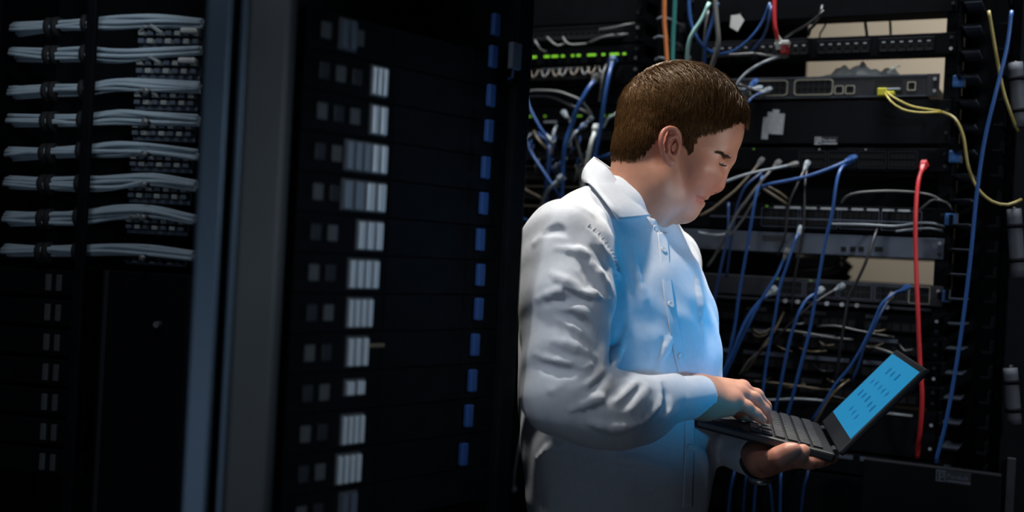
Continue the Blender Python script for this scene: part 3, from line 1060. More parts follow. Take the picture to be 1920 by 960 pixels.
cable('dark blue cable sweeping from the top down to the back of the hair', [(1444, 5, .05), (1430, 40, .05), (1412, 66, .055), (1392, 85, .055), (1372, 97, .05), (1350, 102, .04)], .0026, M['blue'])
cable('second dark blue cable sweeping down next to the coral one', [(1446, 10, .04), (1440, 45, .045), (1430, 72, .045), (1420, 84, .045), (1408, 98, .03)], .0024, M['navy'])
cable('pale blue cable curving down into the hair from the upper patch panel', [(1468, 105, .006), (1444, 112, .03), (1420, 123, .045), (1398, 138, .055), (1384, 155, .06), (1372, 176, .06)], .0030, M['pale_c'], (M['grey_c'], None))
cable('grey cable arching level just above the pale blue one', [(1352, 102, .03), (1384, 102, .04), (1412, 100, .04), (1438, 104, .03), (1462, 107, .01)], .0022, M['grey_c'])
cable('coral cable hanging from the top into the red plug', [(1452, -10, .03), (1452, 40, .035), (1455, 62, .035), (1460, 78, .022)], .0042, M['red'], (None, M['white_plastic']))
cable('dark green cable slanting up beside the coral one', [(1468, 74, .006), (1486, 62, .02), (1508, 50, .03), (1528, 36, .03), (1545, 20, .03)], .0026, M['black_c'])
cable('black cable coiling at the corner of the topmost beige gap', [(1516, 66, .0), (1520, 54, .01), (1528, 46, .015), (1536, 32, .015), (1542, 10, .01)], .0030, M['black_c'])
cable('black cable hanging in the topmost beige gap', [(1620, 15, -.06), (1622, 40, -.06), (1625, 62, -.06), (1626, 76, -.05)], .0030, M['black_c'])
cable('second black cable hanging in the topmost beige gap, next to a wall seam', [(1668, 10, -.10), (1669, 40, -.10), (1670, 62, -.10), (1670, 80, -.09)], .0026, M['black_c'])
cable('thin dark cable looping over the corner of the topmost beige gap', [(1545, 15, -.03), (1550, 36, -.03), (1546, 50, -.03), (1538, 62, -.03), (1536, 76, -.02)], .0018, M['black_c'])
for i, (a, b, c_) in enumerate((((1376, 166), (1392, 168), (1418, 166)), ((1378, 182), (1392, 176), (1412, 158)), ((1400, 196), (1412, 182), (1436, 171)), ((1384, 158), (1400, 164), (1424, 172)))):
    lab = ('pale cable plugged in level beside the back of the hair', 'pale blue cable crossing the others beside the back of the hair', 'blue cable curving up into the upper switch beside the hair', 'greyish cable running down into the upper switch beside the hair')[i]
    cable(lab, [(*a, .045), (*b, .03), (*c_, .006)], .0028, (M['pale_c'], M['pale_c'], M['blue'], M['grey_c'])[i], (None, (M['pale_c'], M['blue'], M['pale_c'], M['grey_c'])[i]))
# things above the head
u, z = RK.uz(1368, 60, .03)
t = RK.thing('cable_label', 'white folded cable tag hanging in the cable manager above the head', 'tag', u, z, .03)
MB().add([(0, 0, .010), (.016, -.001, .0), (.028, .0, .022), (.019, .001, .034), (.001, .001, .033), (0, .0012, .010), (.016, .0002, .0), (.028, .0012, .022), (.019, .0022, .034), (.001, .0022, .033)],
         [(0, 1, 2, 3, 4), (9, 8, 7, 6, 5), (0, 5, 6, 1), (1, 6, 7, 2), (2, 7, 8, 3), (3, 8, 9, 4), (4, 9, 5, 0)]).build('tag', M['white_plastic'], t)
MB().tube([(.012, .002, .03), (.013, .02, .04), (.012, .06, .05)], .0014, 6).build('tie', M['black_c'], t)
for px, py, lab in ((1226, 72, 'pale ring hook beside the orange cable'), (1232, 36, 'small pale hook at the very top beside the orange cable'), (1228, 112, 'lowest pale hook beside the orange cable')):
    u, z = RK.uz(px, py, .03)
    t = RK.thing('ring_hook', lab, 'hook', u, z, .03)
    MB().tube(catmull([(0, 0, 0), (.012, -.004, .003), (.024, -.002, .0), (.030, .010, -.002), (.028, .084, -.002)], .004), .0022, 8).build('wire', M['pale_c'], t)
    MB().box((.020, .082, -.012), (.036, .0895, .008), .001).build('plate', M['dark'], t)
# red plug
u, z = RK.uz(1470, 90, .02)
t = RK.thing('red_plug', 'dark red plug with a white boot in the upper patch panel', 'plug', u, z, .02)
MB().box((-.006, -.004, -.010), (.006, .02, .006), .0015).build('plug_body', M['red'], t)
MB().box((-.006, -.006, .006), (.010, .010, .014), .0015).build('boot', M['white_plastic'], t)

pts = [RK.pt(1470, 512, -.34), RK.pt(1510, 506, -.34), RK.pt(1546, 504, -.34), RK.pt(1574, 500, -.34), RK.pt(1588, 489, -.34)]
t = empty('cable_bundle', tuple(pts[0]))
tag(t, 'thick black cable bundle seen through the lower beige gap', 'cable bundle')
for dx, dz, r in ((0, 0, .020), (.01, -.026, .014), (0, .020, .012), (-.012, -.012, .015)):
    v, f = tube_np(catmull([p + RV * dx + np.array((0, 0, dz)) for p in pts], .012) - pts[0], r, 10)
    mesh_np('cable', v, f, M['black_c'], t, True)

# ================================================================ the rack behind the shoulder of the man
uL2 = RK.uz(945, 200)[0]


def az(py, px=1090):
    return RK.uz(px, py)[1]


rack_frame('equipment_rack', 'open black rack full of tangled cables behind the shoulder of the man', uL2, uR2, 2.25, RK)
umL = (uL2 + uR2) / 2


def led_row(t, h, spans, py, m):
    for a, b in spans:
        xa, xb = RK.uz(a, py)[0] - umL, RK.uz(b, py)[0] - umL
        MB().box((xa, -.003, h * .44), (xb, -.0005, h * .44 + .0046), .0008).build('status_light', m, t)


t, w, h = chassis('patch_panel', 'dark patch panel at the top of the tangled rack, above the green lights', 'patch panel', uL2, uR2, az(84), az(48), .04, M['black'])
add_ports(t, -w / 2 + .03, h * .5, 18, 1, (w - .06) / 17, 0, .016, .016)
for o in t.children:
    if o.name.startswith('port'):
        o.location[1] = -.0014
t, w, h = chassis('blank_panel', 'plain black panel at the very top of the tangled rack', 'panel', uL2, uR2, az(46), az(-20), .04, M['black'])
t, w, h = chassis('network_switch', 'switch with the bright row of green lights behind the head', 'switch', uL2, uR2, az(121), az(87), .25, M['black'])
led_row(t, h, [(998, 1007), (1021, 1031), (1035, 1047), (1053, 1059), (1072, 1077), (1082, 1089), (1102, 1118), (1129, 1135), (1144, 1161), (1168, 1174)], 103, M['led'])
t, w, h = chassis('patch_panel', 'patch panel with small pale plugs right below the bright green lights', 'patch panel', uL2, uR2, az(160), az(124), .04, M['black'])
blk = MB().box((-w / 2 + .02, -.003, h * .2), (w / 2 - .02, 0, h * .8), .001).build('jack_module', M['black_gloss'], t)
add_ports(blk, -w / 2 + .035, h * .5, 18, 1, (w - .07) / 17, 0, .015, .015)
for o in blk.children:
    o.location[1] = -.0034
MB().box((-w / 2 + .09, -.0025, h * .86), (w / 2 - .12, 0, h * .93)).build('label_strip', M['grey'], t)
t, w, h = chassis('blank_panel', 'plain black panel between the two rows of green lights', 'panel', uL2, uR2, az(198), az(164), .04, M['black'])
t, w, h = chassis('network_switch', 'switch with the dim row of green lights below the bright one', 'switch', uL2, uR2, az(234), az(201), .25, M['black'])
led_row(t, h, [(990, 1003), (1020, 1025), (1076, 1092), (1130, 1136), (1142, 1148), (1150, 1158)], 215, M['led_dim'])
xa = RK.uz(1020, 227)[0] - umL
MB().box((xa, -.002, h * .12), (xa + .031, 0, h * .24)).build('paper_label', M['label'], t)
for a, b, lab, nm in ((272, 237, 'patch panel hidden by cables, first below the dim green lights', 'patch_panel'), (310, 275, 'patch panel hidden by cables, second below the dim green lights', 'patch_panel'),
                      (348, 313, 'dark switch behind the tangle at the height of the collar', 'network_switch'), (386, 351, 'patch panel behind the tangle just above the shoulder', 'patch_panel'),
                      (470, 389, 'tall black panel behind the shoulder of the man', 'blank_panel')):
    t, w, h = chassis(nm, lab, nm.replace('_', ' ').replace('network ', '').replace('blank ', ''), uL2, uR2, az(a), az(b), .05, M['black'])
    if nm != 'blank_panel':
        add_ports(t, -w / 2 + .035, h * .5, 18, 1, (w - .07) / 17, 0, .016, .016)
        for o in t.children:
            if o.name.startswith('port'):
                o.location[1] = -.0014
t, w, h = chassis('blank_panel', 'black lower panel of the tangled rack, hidden by the man', 'panel', uL2, uR2, .3, az(474), .05, M['black'])

# little pale plugs and looped cables
for i in range(8):
    px = 994 + i * 18 + (i % 3) * 3
    py = 141 - i * 1.2
    cable('short grey patch lead looping under the bright green lights', [(px, py - 8, .004), (px + 2, py, .022), (px + 6, py + 5, .024), (px + 12, py - 2, .018), (px + 15, py - 9, .004)], 0.0018, M['grey_c'] if i % 2 else M['tan_c'], group='short leads under the green lights')
for i, (pp_, lab) in enumerate(((((1000, 86, .01), (1003, 76, .02), (1012, 92, .025), (1024, 98, .01)), 'first hooked grey lead at the top of the tangled rack'),
                                (((1026, 70, .004), (1036, 80, .02), (1046, 86, .02), (1058, 82, .006)), 'second hooked grey lead at the top of the tangled rack'),
                                (((1056, 70, .004), (1062, 80, .02), (1074, 84, .02), (1100, 82, .01)), 'third hooked grey lead at the top of the tangled rack'),
                                (((1104, 80, .008), (1130, 70, .02), (1150, 66, .02), (1178, 64, .006)), 'grey lead lying level at the top of the tangled rack'),
                                (((1124, 56, .008), (1150, 52, .02), (1176, 46, .02), (1190, 44, .006)), 'upper grey lead lying level at the top of the tangled rack'))):
    cable(lab, list(pp_), .0022, M['grey_c'])
cable('wide blue cable leaning down from the green lights to the neck', [(1148, 118, .01), (1143, 136, .035), (1138, 160, .045), (1132, 195, .05), (1126, 240, .05), (1118, 280, .05), (1108, 330, .05), (1100, 400, .04)], .0046, M['blue'], (M['blue'], None))
cable('pale cable hanging close beside the wide blue one', [(1138, 120, .01), (1131, 136, .03), (1128, 160, .035), (1124, 190, .03)], .0024, M['grey_c'])
cable('blue cable slanting the other way below the green lights', [(1116, 150, .01), (1106, 162, .03), (1094, 182, .04), (1082, 204, .045), (1070, 240, .045), (1060, 270, .05), (1056, 310, .05), (1054, 350, .05), (1050, 410, .04)], .0048, M['blue'], (M['grey_c'], None))
cable('bright blue cable crossing low beside the collar', [(986, 264, .04), (998, 290, .05), (1016, 318, .055), (1034, 345, .055), (1048, 366, .05), (1056, 390, .04)], .0036, M['blue'])
cable('light blue cable curving in from the dark cabinet edge', [(985, 168, .03), (992, 200, .045), (1006, 228, .05), (1018, 248, .05), (1030, 260, .045)], .0034, M['blue'], (None, M['pale_c']))
cable('broad white cable leaning towards the collar', [(1117, 246, .045), (1110, 262, .06), (1105, 285, .062), (1100, 310, .06), (1094, 345, .05), (1086, 400, .04)], .0044, M['white_c'], (M['white_c'], None))
cable('long grey cable arching across below the green lights', [(984, 172, .02), (1010, 170, .035), (1045, 172, .04), (1070, 180, .04), (1090, 190, .035), (1110, 216, .02)], .0028, M['grey_c'])
cable('second grey cable arching just below the first', [(986, 182, .02), (1016, 180, .035), (1040, 184, .038), (1062, 194, .038), (1085, 204, .03), (1108, 214, .02)], .0026, M['grey_c'])
cable('pale cable bending up beside the light blue one', [(1043, 236, .03), (1038, 250, .045), (1036, 270, .045), (1034, 290, .03)], .0036, M['pale_c'])
cable('tan cable slanting through the tangle', [(1001, 246, .02), (1008, 260, .035), (1018, 272, .035), (1030, 284, .02)], .0030, M['tan_c'])
cable('pale cable with a crook beside the slanting blue one', [(1060, 216, .02), (1068, 225, .035), (1072, 240, .04), (1078, 256, .04), (1088, 290, .035), (1096, 316, .02)], .0030, M['grey_c'], (M['pale_c'], None))
cable('pale tip crossing the slanting blue cable', [(1092, 238, .02), (1082, 246, .05), (1074, 256, .055), (1066, 276, .05)], .0030, M['pale_c'], (M['pale_c'], None))
cable('second pale tip crossing the slanting blue cable', [(1104, 226, .02), (1090, 238, .045), (1078, 250, .05), (1070, 262, .05)], .0024, M['blue'], (M['pale_c'], None))
cable('tan cable lying low at the edge of the dark cabinet', [(982, 354, .03), (996, 362, .04), (1012, 370, .04), (1022, 378, .03)], .0030, M['tan_c'])
cable('pale cable rising low beside the shoulder', [(1012, 400, .03), (1022, 366, .05), (1034, 350, .055), (1048, 338, .05)], .0040, M['pale_c'], (None, M['pale_c']))
cable('thick dark blue cable behind the crossing bright blue one', [(1030, 272, .02), (1030, 300, .035), (1026, 330, .04), (1024, 360, .04), (1026, 410, .03)], .0050, M['navy'])
cable('blue cable end lying low next to the shoulder', [(980, 410, .03), (992, 414, .04), (1006, 416, .03)], .0032, M['blue'])
cable('blue cable lying level behind the neck', [(1116, 298, .02), (1136, 292, .035), (1156, 284, .035), (1170, 280, .02)], .0028, M['blue'])
cable('pale lead hooked near the nape of the neck', [(1132, 240, .02), (1138, 226, .035), (1146, 218, .035), (1154, 216, .02)], .0026, M['pale_c'], (None, M['pale_c']))
cable('grey lead arching beside the hair at the back', [(1158, 196, .02), (1162, 186, .03), (1172, 180, .03), (1184, 178, .02)], .0020, M['grey_c'])
r6 = random.Random(21)
for i in range(26):
    x, y = r6.uniform(992, 1140), r6.uniform(240, 350)
    a = r6.uniform(-.5, .5) + 1.5
    L = r6.uniform(18, 42)
    dx, dy = math.cos(a) * L * r6.choice((-1, 1)) + r6.uniform(-14, 14), abs(math.sin(a)) * L
    k = r6.uniform(-8, 8)
    cable('thin patch lead in the tangle beside the nape of the man', [(x, y, .008), (x + dx * .4 + k, y + dy * .4, .028), (x + dx, y + dy, .012)], r6.uniform(.0016, .0026), r6.choice((M['grey_c'], M['grey_c'], M['navy'], M['blue'], M['pale_c'])), group='thin leads in the tangle behind the neck')
for i in range(20):
    x, y = r6.uniform(1400, 1720), r6.uniform(590, 740)
    L = r6.uniform(20, 55)
    cable('thin dark lead on the lower patch panels behind the laptop', [(x, y, .004), (x + L * .4, y + r6.uniform(4, 14), .02), (x + L, y + r6.uniform(-4, 12), .006)], r6.uniform(.0014, .0020), r6.choice((M['grey_c'], M['black_c'], M['tan_c'])), group='thin dark leads on the lower panels')

# ================================================================ near racks on the other side of the aisle
LBp = P(200, 480, 1.50)
LB = Plane(LBp, math.radians(-12.0))
M['bundle_c'] = mat('blue_grey_jacket', (0.36, 0.44, 0.50), 0.5)
M['drive_grey'] = mat('dull_grey_label', (0.06, 0.065, 0.07), 0.6)
M['mid_grey'] = mat('blue_grey_latch', (0.17, 0.20, 0.25), 0.5)
M['velcro'] = mat('black_strap', (0.008, 0.008, 0.010), 0.8)
M['plug_clear'] = mat('clear_plug', (0.30, 0.32, 0.32), 0.3)
M['steel_blue'] = mat('brushed_blue_steel', (0.075, 0.112, 0.155), 0.42, metal=0.5)
M['post_grey'] = mat('grey_painted_steel', (0.050, 0.056, 0.060), 0.55, noise=0.15, nscale=6)
M['silver'] = mat('silver_latch', (0.62, 0.68, 0.74), 0.4, metal=0.3)

uB0, uB1 = LB.uz(-60, 480)[0], LB.uz(376, 480)[0]
BUND = [  # centre heights along the bundle at x = 20, 90, 160, 220, 290, 370
    (58, 52, 46, 42, 40, 44, 'first'), (104, 104, 102, 104, 98, 92, 'second'), (178, 172, 168, 160, 162, 164, 'third'), (230, 228, 226, 220, 222, 226, 'fourth'),
    (292, 288, 284, 280, 280, 290, 'fifth'), (346, 346, 345, 343, 338, 348, 'sixth'), (414, 411, 408, 400, 398, 412, 'seventh'), (474, 473, 472, 470, 472, 480, 'eighth')]
XS = (20, 90, 160, 220, 290, 372)
PLUGY = [(50, 92), (106, 148), (168, 206), (226, 264), (286, 322), (344, 382), (406, 440), (484, 498)]


def lz(py, px=300):
    return LB.uz(px, py)[1]


# the bay's frame
t = LB.thing('cable_rack', 'dark rack bay holding the tied bundles of grey cables', 'rack', (uB0 + uB1) / 2, 0, 0)
wB = uB1 - uB0
MB().box((-wB / 2, .16, .05), (wB / 2, .17, 2.0)).build('back_panel', M['black'], t)
for s in (-1, 1):
    MB().box((s * wB / 2 - .010, .03, .0), (s * wB / 2 + .010, .17, 2.0), .002).build('upright', M['black'], t)
MB().box((-wB / 2, .0, 0), (wB / 2, .17, .05), .003).build('base', M['black'], t)
ub, _ = LB.uz(171, 480)
MB().box((ub - (uB0 + uB1) / 2 - .0075, -.028, .05), (ub - (uB0 + uB1) / 2 + .0065, -.020, 2.0), .002).build('lacing_bar', M['black'], t)
for zz in (.3, .9, 1.9):
    MB().box((ub - (uB0 + uB1) / 2 - .004, -.020, zz), (ub - (uB0 + uB1) / 2 + .004, .16, zz + .008)).build('lacing_bracket', M['black'], t)

r7 = random.Random(9)
for bi, row in enumerate(BUND):
    ys, word = row[:6], row[6]
    ctr = [LB.pt(x - 4 * (bi - 3) * .6, y, .0) for x, y in zip(XS, ys)]
    t = empty('cable_bundle', tuple(ctr[0]))
    tag(t, f'{word} tied bundle of grey cables from the top of the dark bay', 'cable bundle', 'tied bundles of grey cables')
    n = 14
    for c in range(n):
        a0 = 2 * math.pi * c / n * (1 if c < 9 else 1.7)
        rad = .0092 if c < 9 else .0042
        tw = r7.uniform(-1.2, 1.2)
        q = []
        for k, p in enumerate(ctr):
            a = a0 + tw * k * .5
            pinch = (1.05, .76, .78, .86, .66, .52)[k]
            wob = r7.uniform(-.0014, .0014)
            q.append(p + np.array((0, 0, 1.0)) * (rad * pinch * math.sin(a) + wob) - LB.v * (rad * pinch * math.cos(a)))
        cv = catmull(q, .012)
        v, f = tube_np(cv - ctr[0], .0027, 7)
        mesh_np('cable', v, f, M['bundle_c'], t, True)
    for sx in (88, 101, 157):
        sx2 = sx - 4 * (bi - 3) * .6
        yy = np.interp(sx, XS, ys)
        a, b = LB.pt(sx2 - 4, yy, 0.0), LB.pt(sx2 + 4, np.interp(sx + 4, XS, ys), 0.0)
        v, f = tube_np([a - ctr[0], b - ctr[0]], .0136, 16)
        mesh_np('strap', v, f, M['velcro'], t, True)
    # the patch panel with its plugs under the bundle
    pa, pb = PLUGY[bi]
    sh = -2.5 * bi
    u0, u1 = LB.uz(243 + sh * .3, 300)[0], LB.uz(362 + sh * .6, 300)[0]
    z1, z0 = lz(pa), lz(pb)
    t = LB.thing('plug_block', f'{word} block of clear plugs from the top, under its grey bundle', 'plug block', (u0 + u1) / 2, z0, -.012, 'blocks of clear plugs')
    w, h = u1 - u0, z1 - z0
    MB().box((-w / 2, 0, 0), (w / 2, .05, h), .001).build('panel', M['dark'], t)
    MB().box((-w / 2, -.004, 0), (w / 2, 0, h * .22), .001).build('lower_lip', M['grey'], t)
    nn = 7
    for i in range(nn):
        x = -w / 2 + w * (i + .5) / nn
        for j in range(2 if h > .02 else 1):
            z = h * (.36 + .36 * j)
            pbm = MB().box((x - w * .045, -.012, z - h * .10), (x + w * .045, .0, z + h * .12), .0008)
            pbm.build('plug', M['plug_clear'] if (i + j) % 2 else M['grey'], t)
    if h > .02:
        MB().tube([(-w / 2 + .006, -.012, h * .80), (-w / 2 + .016, -.018, h * .98)], .0022, 6).build('lead', M['plug_clear'], t)
        MB().tube([(-.010, -.012, h * .74), (-.022, -.018, h * 1.02)], .0026, 6).build('lead', M['plug_clear'], t)
        if bi < 2:
            MB().box((w / 2 - .027, -.016, h * .72), (w / 2 - .002, -.002, h * .98), .003).build('white_cap', M['white_plastic'], t)
    # fixing stud with a pale head beside each bundle
    if bi >= 2:
        u, z = LB.uz(275 - bi * 1.2, (pa + 2) if bi < 7 else pa, .016)
        t2 = LB.thing('fixing_stud', f'pale round stud on the {word} block of plugs', 'stud', u, z, .016, 'pale studs on the plug blocks')
        sb = MB()
        sb.tube([(0, 0, 0), (0, .030, 0)], .0030, 10)
        sb.build('shank', M['dark'], t2)
        sb = MB()
        sb.tube([(0, -.004, 0), (0, -.002, 0), (0, .001, 0)], [.0022, .0042, .0045], 12)
        sb.build('head', M['screw'], t2)

# dark gear in the lower half of the bay
z1, z0 = lz(512), lz(990)
u0, u1 = LB.uz(186, 600)[0], LB.uz(352, 600)[0]
t = LB.thing('rack_door', 'plain dark door below the tied bundles', 'door panel', (u0 + u1) / 2, z0, 0)
w, h = u1 - u0, z1 - z0
MB().box((-w / 2, 0, 0), (w / 2, .016, h), .002).build('leaf', M['black_gloss'], t)
MB().box((-w / 2 + .006, -.002, 0), (-w / 2 + .012, 0, h)).build('edge_strip', M['dark'], t)
xx, zz = LB.uz(298, 608)
sb = MB()
sb.tube([(xx - (u0 + u1) / 2, -.008, zz - z0), (xx - (u0 + u1) / 2, .0, zz - z0)], .0042, 12)
sb.build('lock', M['screw'], t)
for i in range(7):
    py = 530 + i * 56
    px = 103 - i * 2
    u, z = LB.uz(px, py)
    ordn = ('first', 'second', 'third', 'fourth', 'fifth', 'sixth', 'seventh')[i]
    t = LB.thing('patch_panel', f'dim patch panel with two grey tags, {ordn} below the lowest bundle', 'patch panel', u, z - .017, 0.0, 'dim patch panels below the bundles')
    MB().box((-.085, 0, 0), (.050, .10, .034), .002).build('panel', M['black'], t)
    for k in (-1, 1):
        MB().box((k * .008 - .004, -.004, .006), (k * .008 + .004, 0, .028), .001).build('grey_tag', M['drive_grey'], t)

# ---- corner post of the near cabinet
PP = Plane(P(440, 480, 1.11), math.radians(4.0))


def pu(px):
    return PP.uz(px, 480)[0]


t = PP.thing('cabinet_post', 'broad grey steel post between the bundles and the near servers', 'post', pu(440), 0, 0)
c0 = pu(440)
fl = MB().box((pu(361) - c0, .004, .0), (pu(410) - c0, .030, 2.02), .003)
fl.build('blue_flange', M['steel_blue'], t)['label'] = 'blue-tinted flange on the bundle side'
MB().box((pu(408) - c0, .034, .0), (pu(432) - c0, .050, 2.02)).build('groove', M['black'], t)
MB().box((pu(430) - c0, -.004, .0), (pu(442) - c0, .045, 2.02), .002).build('raised_rib', M['steel_blue'], t)
MB().box((pu(441) - c0, .0, .0), (pu(522) - c0, .045, 2.02), .004).build('wide_flange', M['post_grey'], t)

# ---- the row of servers that recedes to the dark cabinet edge
SA = math.radians(50.0)
SV = Plane(P(540, 480, 1.215), SA)
uE = SV.uz(966, 480)[0]


def sz(py, px=680):
    return SV.uz(px, py)[1]


t = SV.thing('server_cabinet', 'near black cabinet whose edge stands against the back of the man', 'cabinet', uE / 2, 0)
MB().box((-uE / 2 - .012, .146, .0), (uE / 2, .152, 2.02)).build('back_panel', M['black'], t)
MB().box((-uE / 2 - .012, .0, .0), (-uE / 2 - .004, .145, 2.02), .002).build('side_frame', M['black'], t)
MB().box((uE / 2 - .030, -.012, .0), (uE / 2, .145, 2.02), .003).build('edge_frame', M['black'], t)
MB().box((-uE / 2, .0, .0), (uE / 2, .145, .08), .002).build('plinth', M['black'], t)
MB().box((-uE / 2, .0, 1.98), (uE / 2, .145, 2.02), .002).build('roof', M['black'], t)

PLATES = [(148, 692, 722, 3, .55), (220, 690, 722, 2, .75), (295, 642, 722, 5, .6), (365, 636, 720, 4, .6), (440, 664, 714, 3, .7), (512, 648, 706, 4, .8), (583, 646, 694, 4, .9), (655, 645, 686, 3, .9),
          (735, 641, 680, 2, .8), (800, 635, 678, 4, .9), (873, 626, 672, 4, .9)]
BLUES = [(927, 45), (922, 105), (918, 178), (914, 244), (908, 313), (904, 380), (898, 448), (898, 514), (895, 578), (888, 645), (883, 712), (876, 778), (866, 850)]
words_ = ['second', 'third', 'fourth', 'fifth', 'sixth', 'seventh', 'eighth', 'ninth', 'tenth', 'eleventh', 'twelfth', 'thirteenth']
rows = [(148 - 73.0, None)] + [(p[0], p) for p in PLATES] + [(946, None)]
Z148 = sz(148)
PITCH = (sz(148) - sz(873)) / 10.0
for i, (py, pl_) in enumerate(rows):
    zc = Z148 - (i - 1) * PITCH
    word = (['topmost'] + words_)[i]
    t = SV.thing('server_unit', f'{word} black server from the top of the near cabinet', 'server', uE / 2 - .012, zc - PITCH / 2, 0, 'servers in the near cabinet')
    w, h = uE - .040, PITCH - .0006
    MB().box((-w / 2, 0, .0006), (w / 2, .135, h), .0).build('chassis', M['black'], t)
    MB().box((-w * .10, -.0012, .0008), (w * .30, .0, h - .0002)).build('front_cover', M['black'], t)
    # dim drive labels at the near end
    for k in range(2 if i > 4 else 3):
        x0 = -w / 2 + .020 + k * .024
        MB().box((x0, -.003, h * .30), (x0 + .014, 0, h * .72), .001).build('drive_label', M['dark'] if (k + i) % 2 else M['drive_grey'], t)
    if pl_ is None:
        x0, x1, nb2 = SV.uz(632, py)[0] - uE / 2 + .012, SV.uz(665, py)[0] - uE / 2 + .012, 2
        m_ = M['grey']
    else:
        x0, x1, nb2, m_ = SV.uz(pl_[1], py)[0] - uE / 2 + .012, SV.uz(pl_[2], py)[0] - uE / 2 + .012, pl_[3], M['silver']
    short = .26 if i == 9 else 0
    hd = MB().box((x0, -.004, h * (.10 + short)), (x1, 0, h * (.92 - short * .4)), .0012).build('latch_plate', M['drive_grey'], t)
    st = (x1 - x0) / nb2
    for k in range(nb2):
        bm_ = MB().box((x0 + st * (k + .14), -.008, h * (.14 + short)), (x0 + st * (k + .80), -.003, h * (.86 - short * .4)), .0012)
        bm_.build('latch_bar', M['mid_grey'] if (i in (3, 4) and k < nb2 - 2) else m_, hd)
    if i == 8:
        MB().box((x1 + .002, -.004, h * .60), (x1 + .026, 0, h * .70), .001).build('orange_tab', M['tan_c'], t)
for i, (px, py) in enumerate(BLUES):
    u, z = SV.uz(px, py, .006)
    t = SV.thing('cable_tag', f'{(["topmost"] + words_)[i]} blue cable tag from the top of the near cabinet', 'tag', u, z - .013, .008, 'blue tags on the near cabinet')
    MB().box((-.005, -.003, -.002), (.007, .004, .026), .0015).build('tag', M['blue_dark'], t)
    MB().tube([(.002, .004, .018), (.004, .008, .022), (.006, .010, .004)], .0022, 6).build('lead', M['navy'], t)
u, z = SV.uz(957, 108, .006)
t = SV.thing('cable_tag', 'pale blue cable tag next to the second dark blue one', 'tag', u, z - .016, .016)
MB().box((-.010, -.002, .0), (.009, .006, .034), .0015).build('tag', M['grey'], t)
MB().tube([(0, .004, .0), (.001, .006, -.010), (.0, .012, -.012)], .002, 6).build('lead', M['navy'], t)
# white lead hanging at the hip of the man
cable('thin white lead hanging beside the hip of the man', [(980, 800, .10), (976, 826, .11), (970, 855, .11), (965, 885, .10), (964, 915, .06)], .0022, M['pale_c'], (None, M['pale_c']))

# ================================================================ the man
HY = 1.80                      # depth of the head's middle plane
q_ = HY / F                    # metres per pixel there


def H(px, py, lat=0.0):
    return P(px, py, HY + lat)


def mir(v):
    v = np.array(v, float)
    v[1] = 2 * HY - v[1]
    return v


YAX = np.array((0.0, 1.0, 0.0))


def axes2(dx, dy):
    """rows: along the pixel step, square to it in the picture plane, depth"""
    a = idir(dx, dy)
    return np.array((a, np.cross(YAX, a), YAX))


# body axes: he stands turned some 35 degrees towards the aisle
AF = np.array((0.82, -0.572, 0.0))
AR = np.array((-0.572, -0.82, 0.0))
AZ = np.array((0.0, 0.0, 1.0))
TORSO = np.array((AR, AF, AZ))

person = empty('person', (0.22, 1.82, 0.0))
tag(person, 'man in a pale blue shirt looking down at the laptop in his hands', 'person')
PO = np.array(person.location)


def pmesh(name, v, f, m, parent=None, smooth=True):
    return mesh_np(name, np.asarray(v, float) - PO, f, m, parent or person, smooth)


# ---- materials of the man
def skin_material():
    m = mat('skin', (0.50, 0.27, 0.19), 0.48, spec=0.4, sss=0.12, bump=0.08, bscale=500)
    nt = m.node_tree
    b = nt.nodes['Principled BSDF']
    at = nt.nodes.new('ShaderNodeAttribute')
    at.attribute_name = 'tint'
    mix = nt.nodes.new('ShaderNodeMix')
    mix.data_type = 'RGBA'
    mix.inputs['A'].default_value = (0.44, 0.215, 0.145, 1)
    mix.inputs['B'].default_value = (0.38, 0.10, 0.08, 1)
    nt.links.new(at.outputs['Fac'], mix.inputs['Factor'])
    tc = nt.nodes.new('ShaderNodeTexCoord')
    n = nt.nodes.new('ShaderNodeTexNoise')
    n.inputs['Scale'].default_value = 38
    n.inputs['Detail'].default_value = 5
    nt.links.new(tc.outputs['Object'], n.inputs['Vector'])
    mr = nt.nodes.new('ShaderNodeMapRange')
    mr.inputs['From Min'].default_value = 0.3
    mr.inputs['From Max'].default_value = 0.7
    mr.inputs['To Min'].default_value = 0.9
    mr.inputs['To Max'].default_value = 1.1
    nt.links.new(n.outputs['Fac'], mr.inputs['Value'])
    sc = nt.nodes.new('ShaderNodeVectorMath')
    sc.operation = 'SCALE'
    nt.links.new(mix.outputs['Result'], sc.inputs[0])
    nt.links.new(mr.outputs['Result'], sc.inputs['Scale'])
    nt.links.new(sc.outputs['Vector'], b.inputs['Base Color'])
    return m


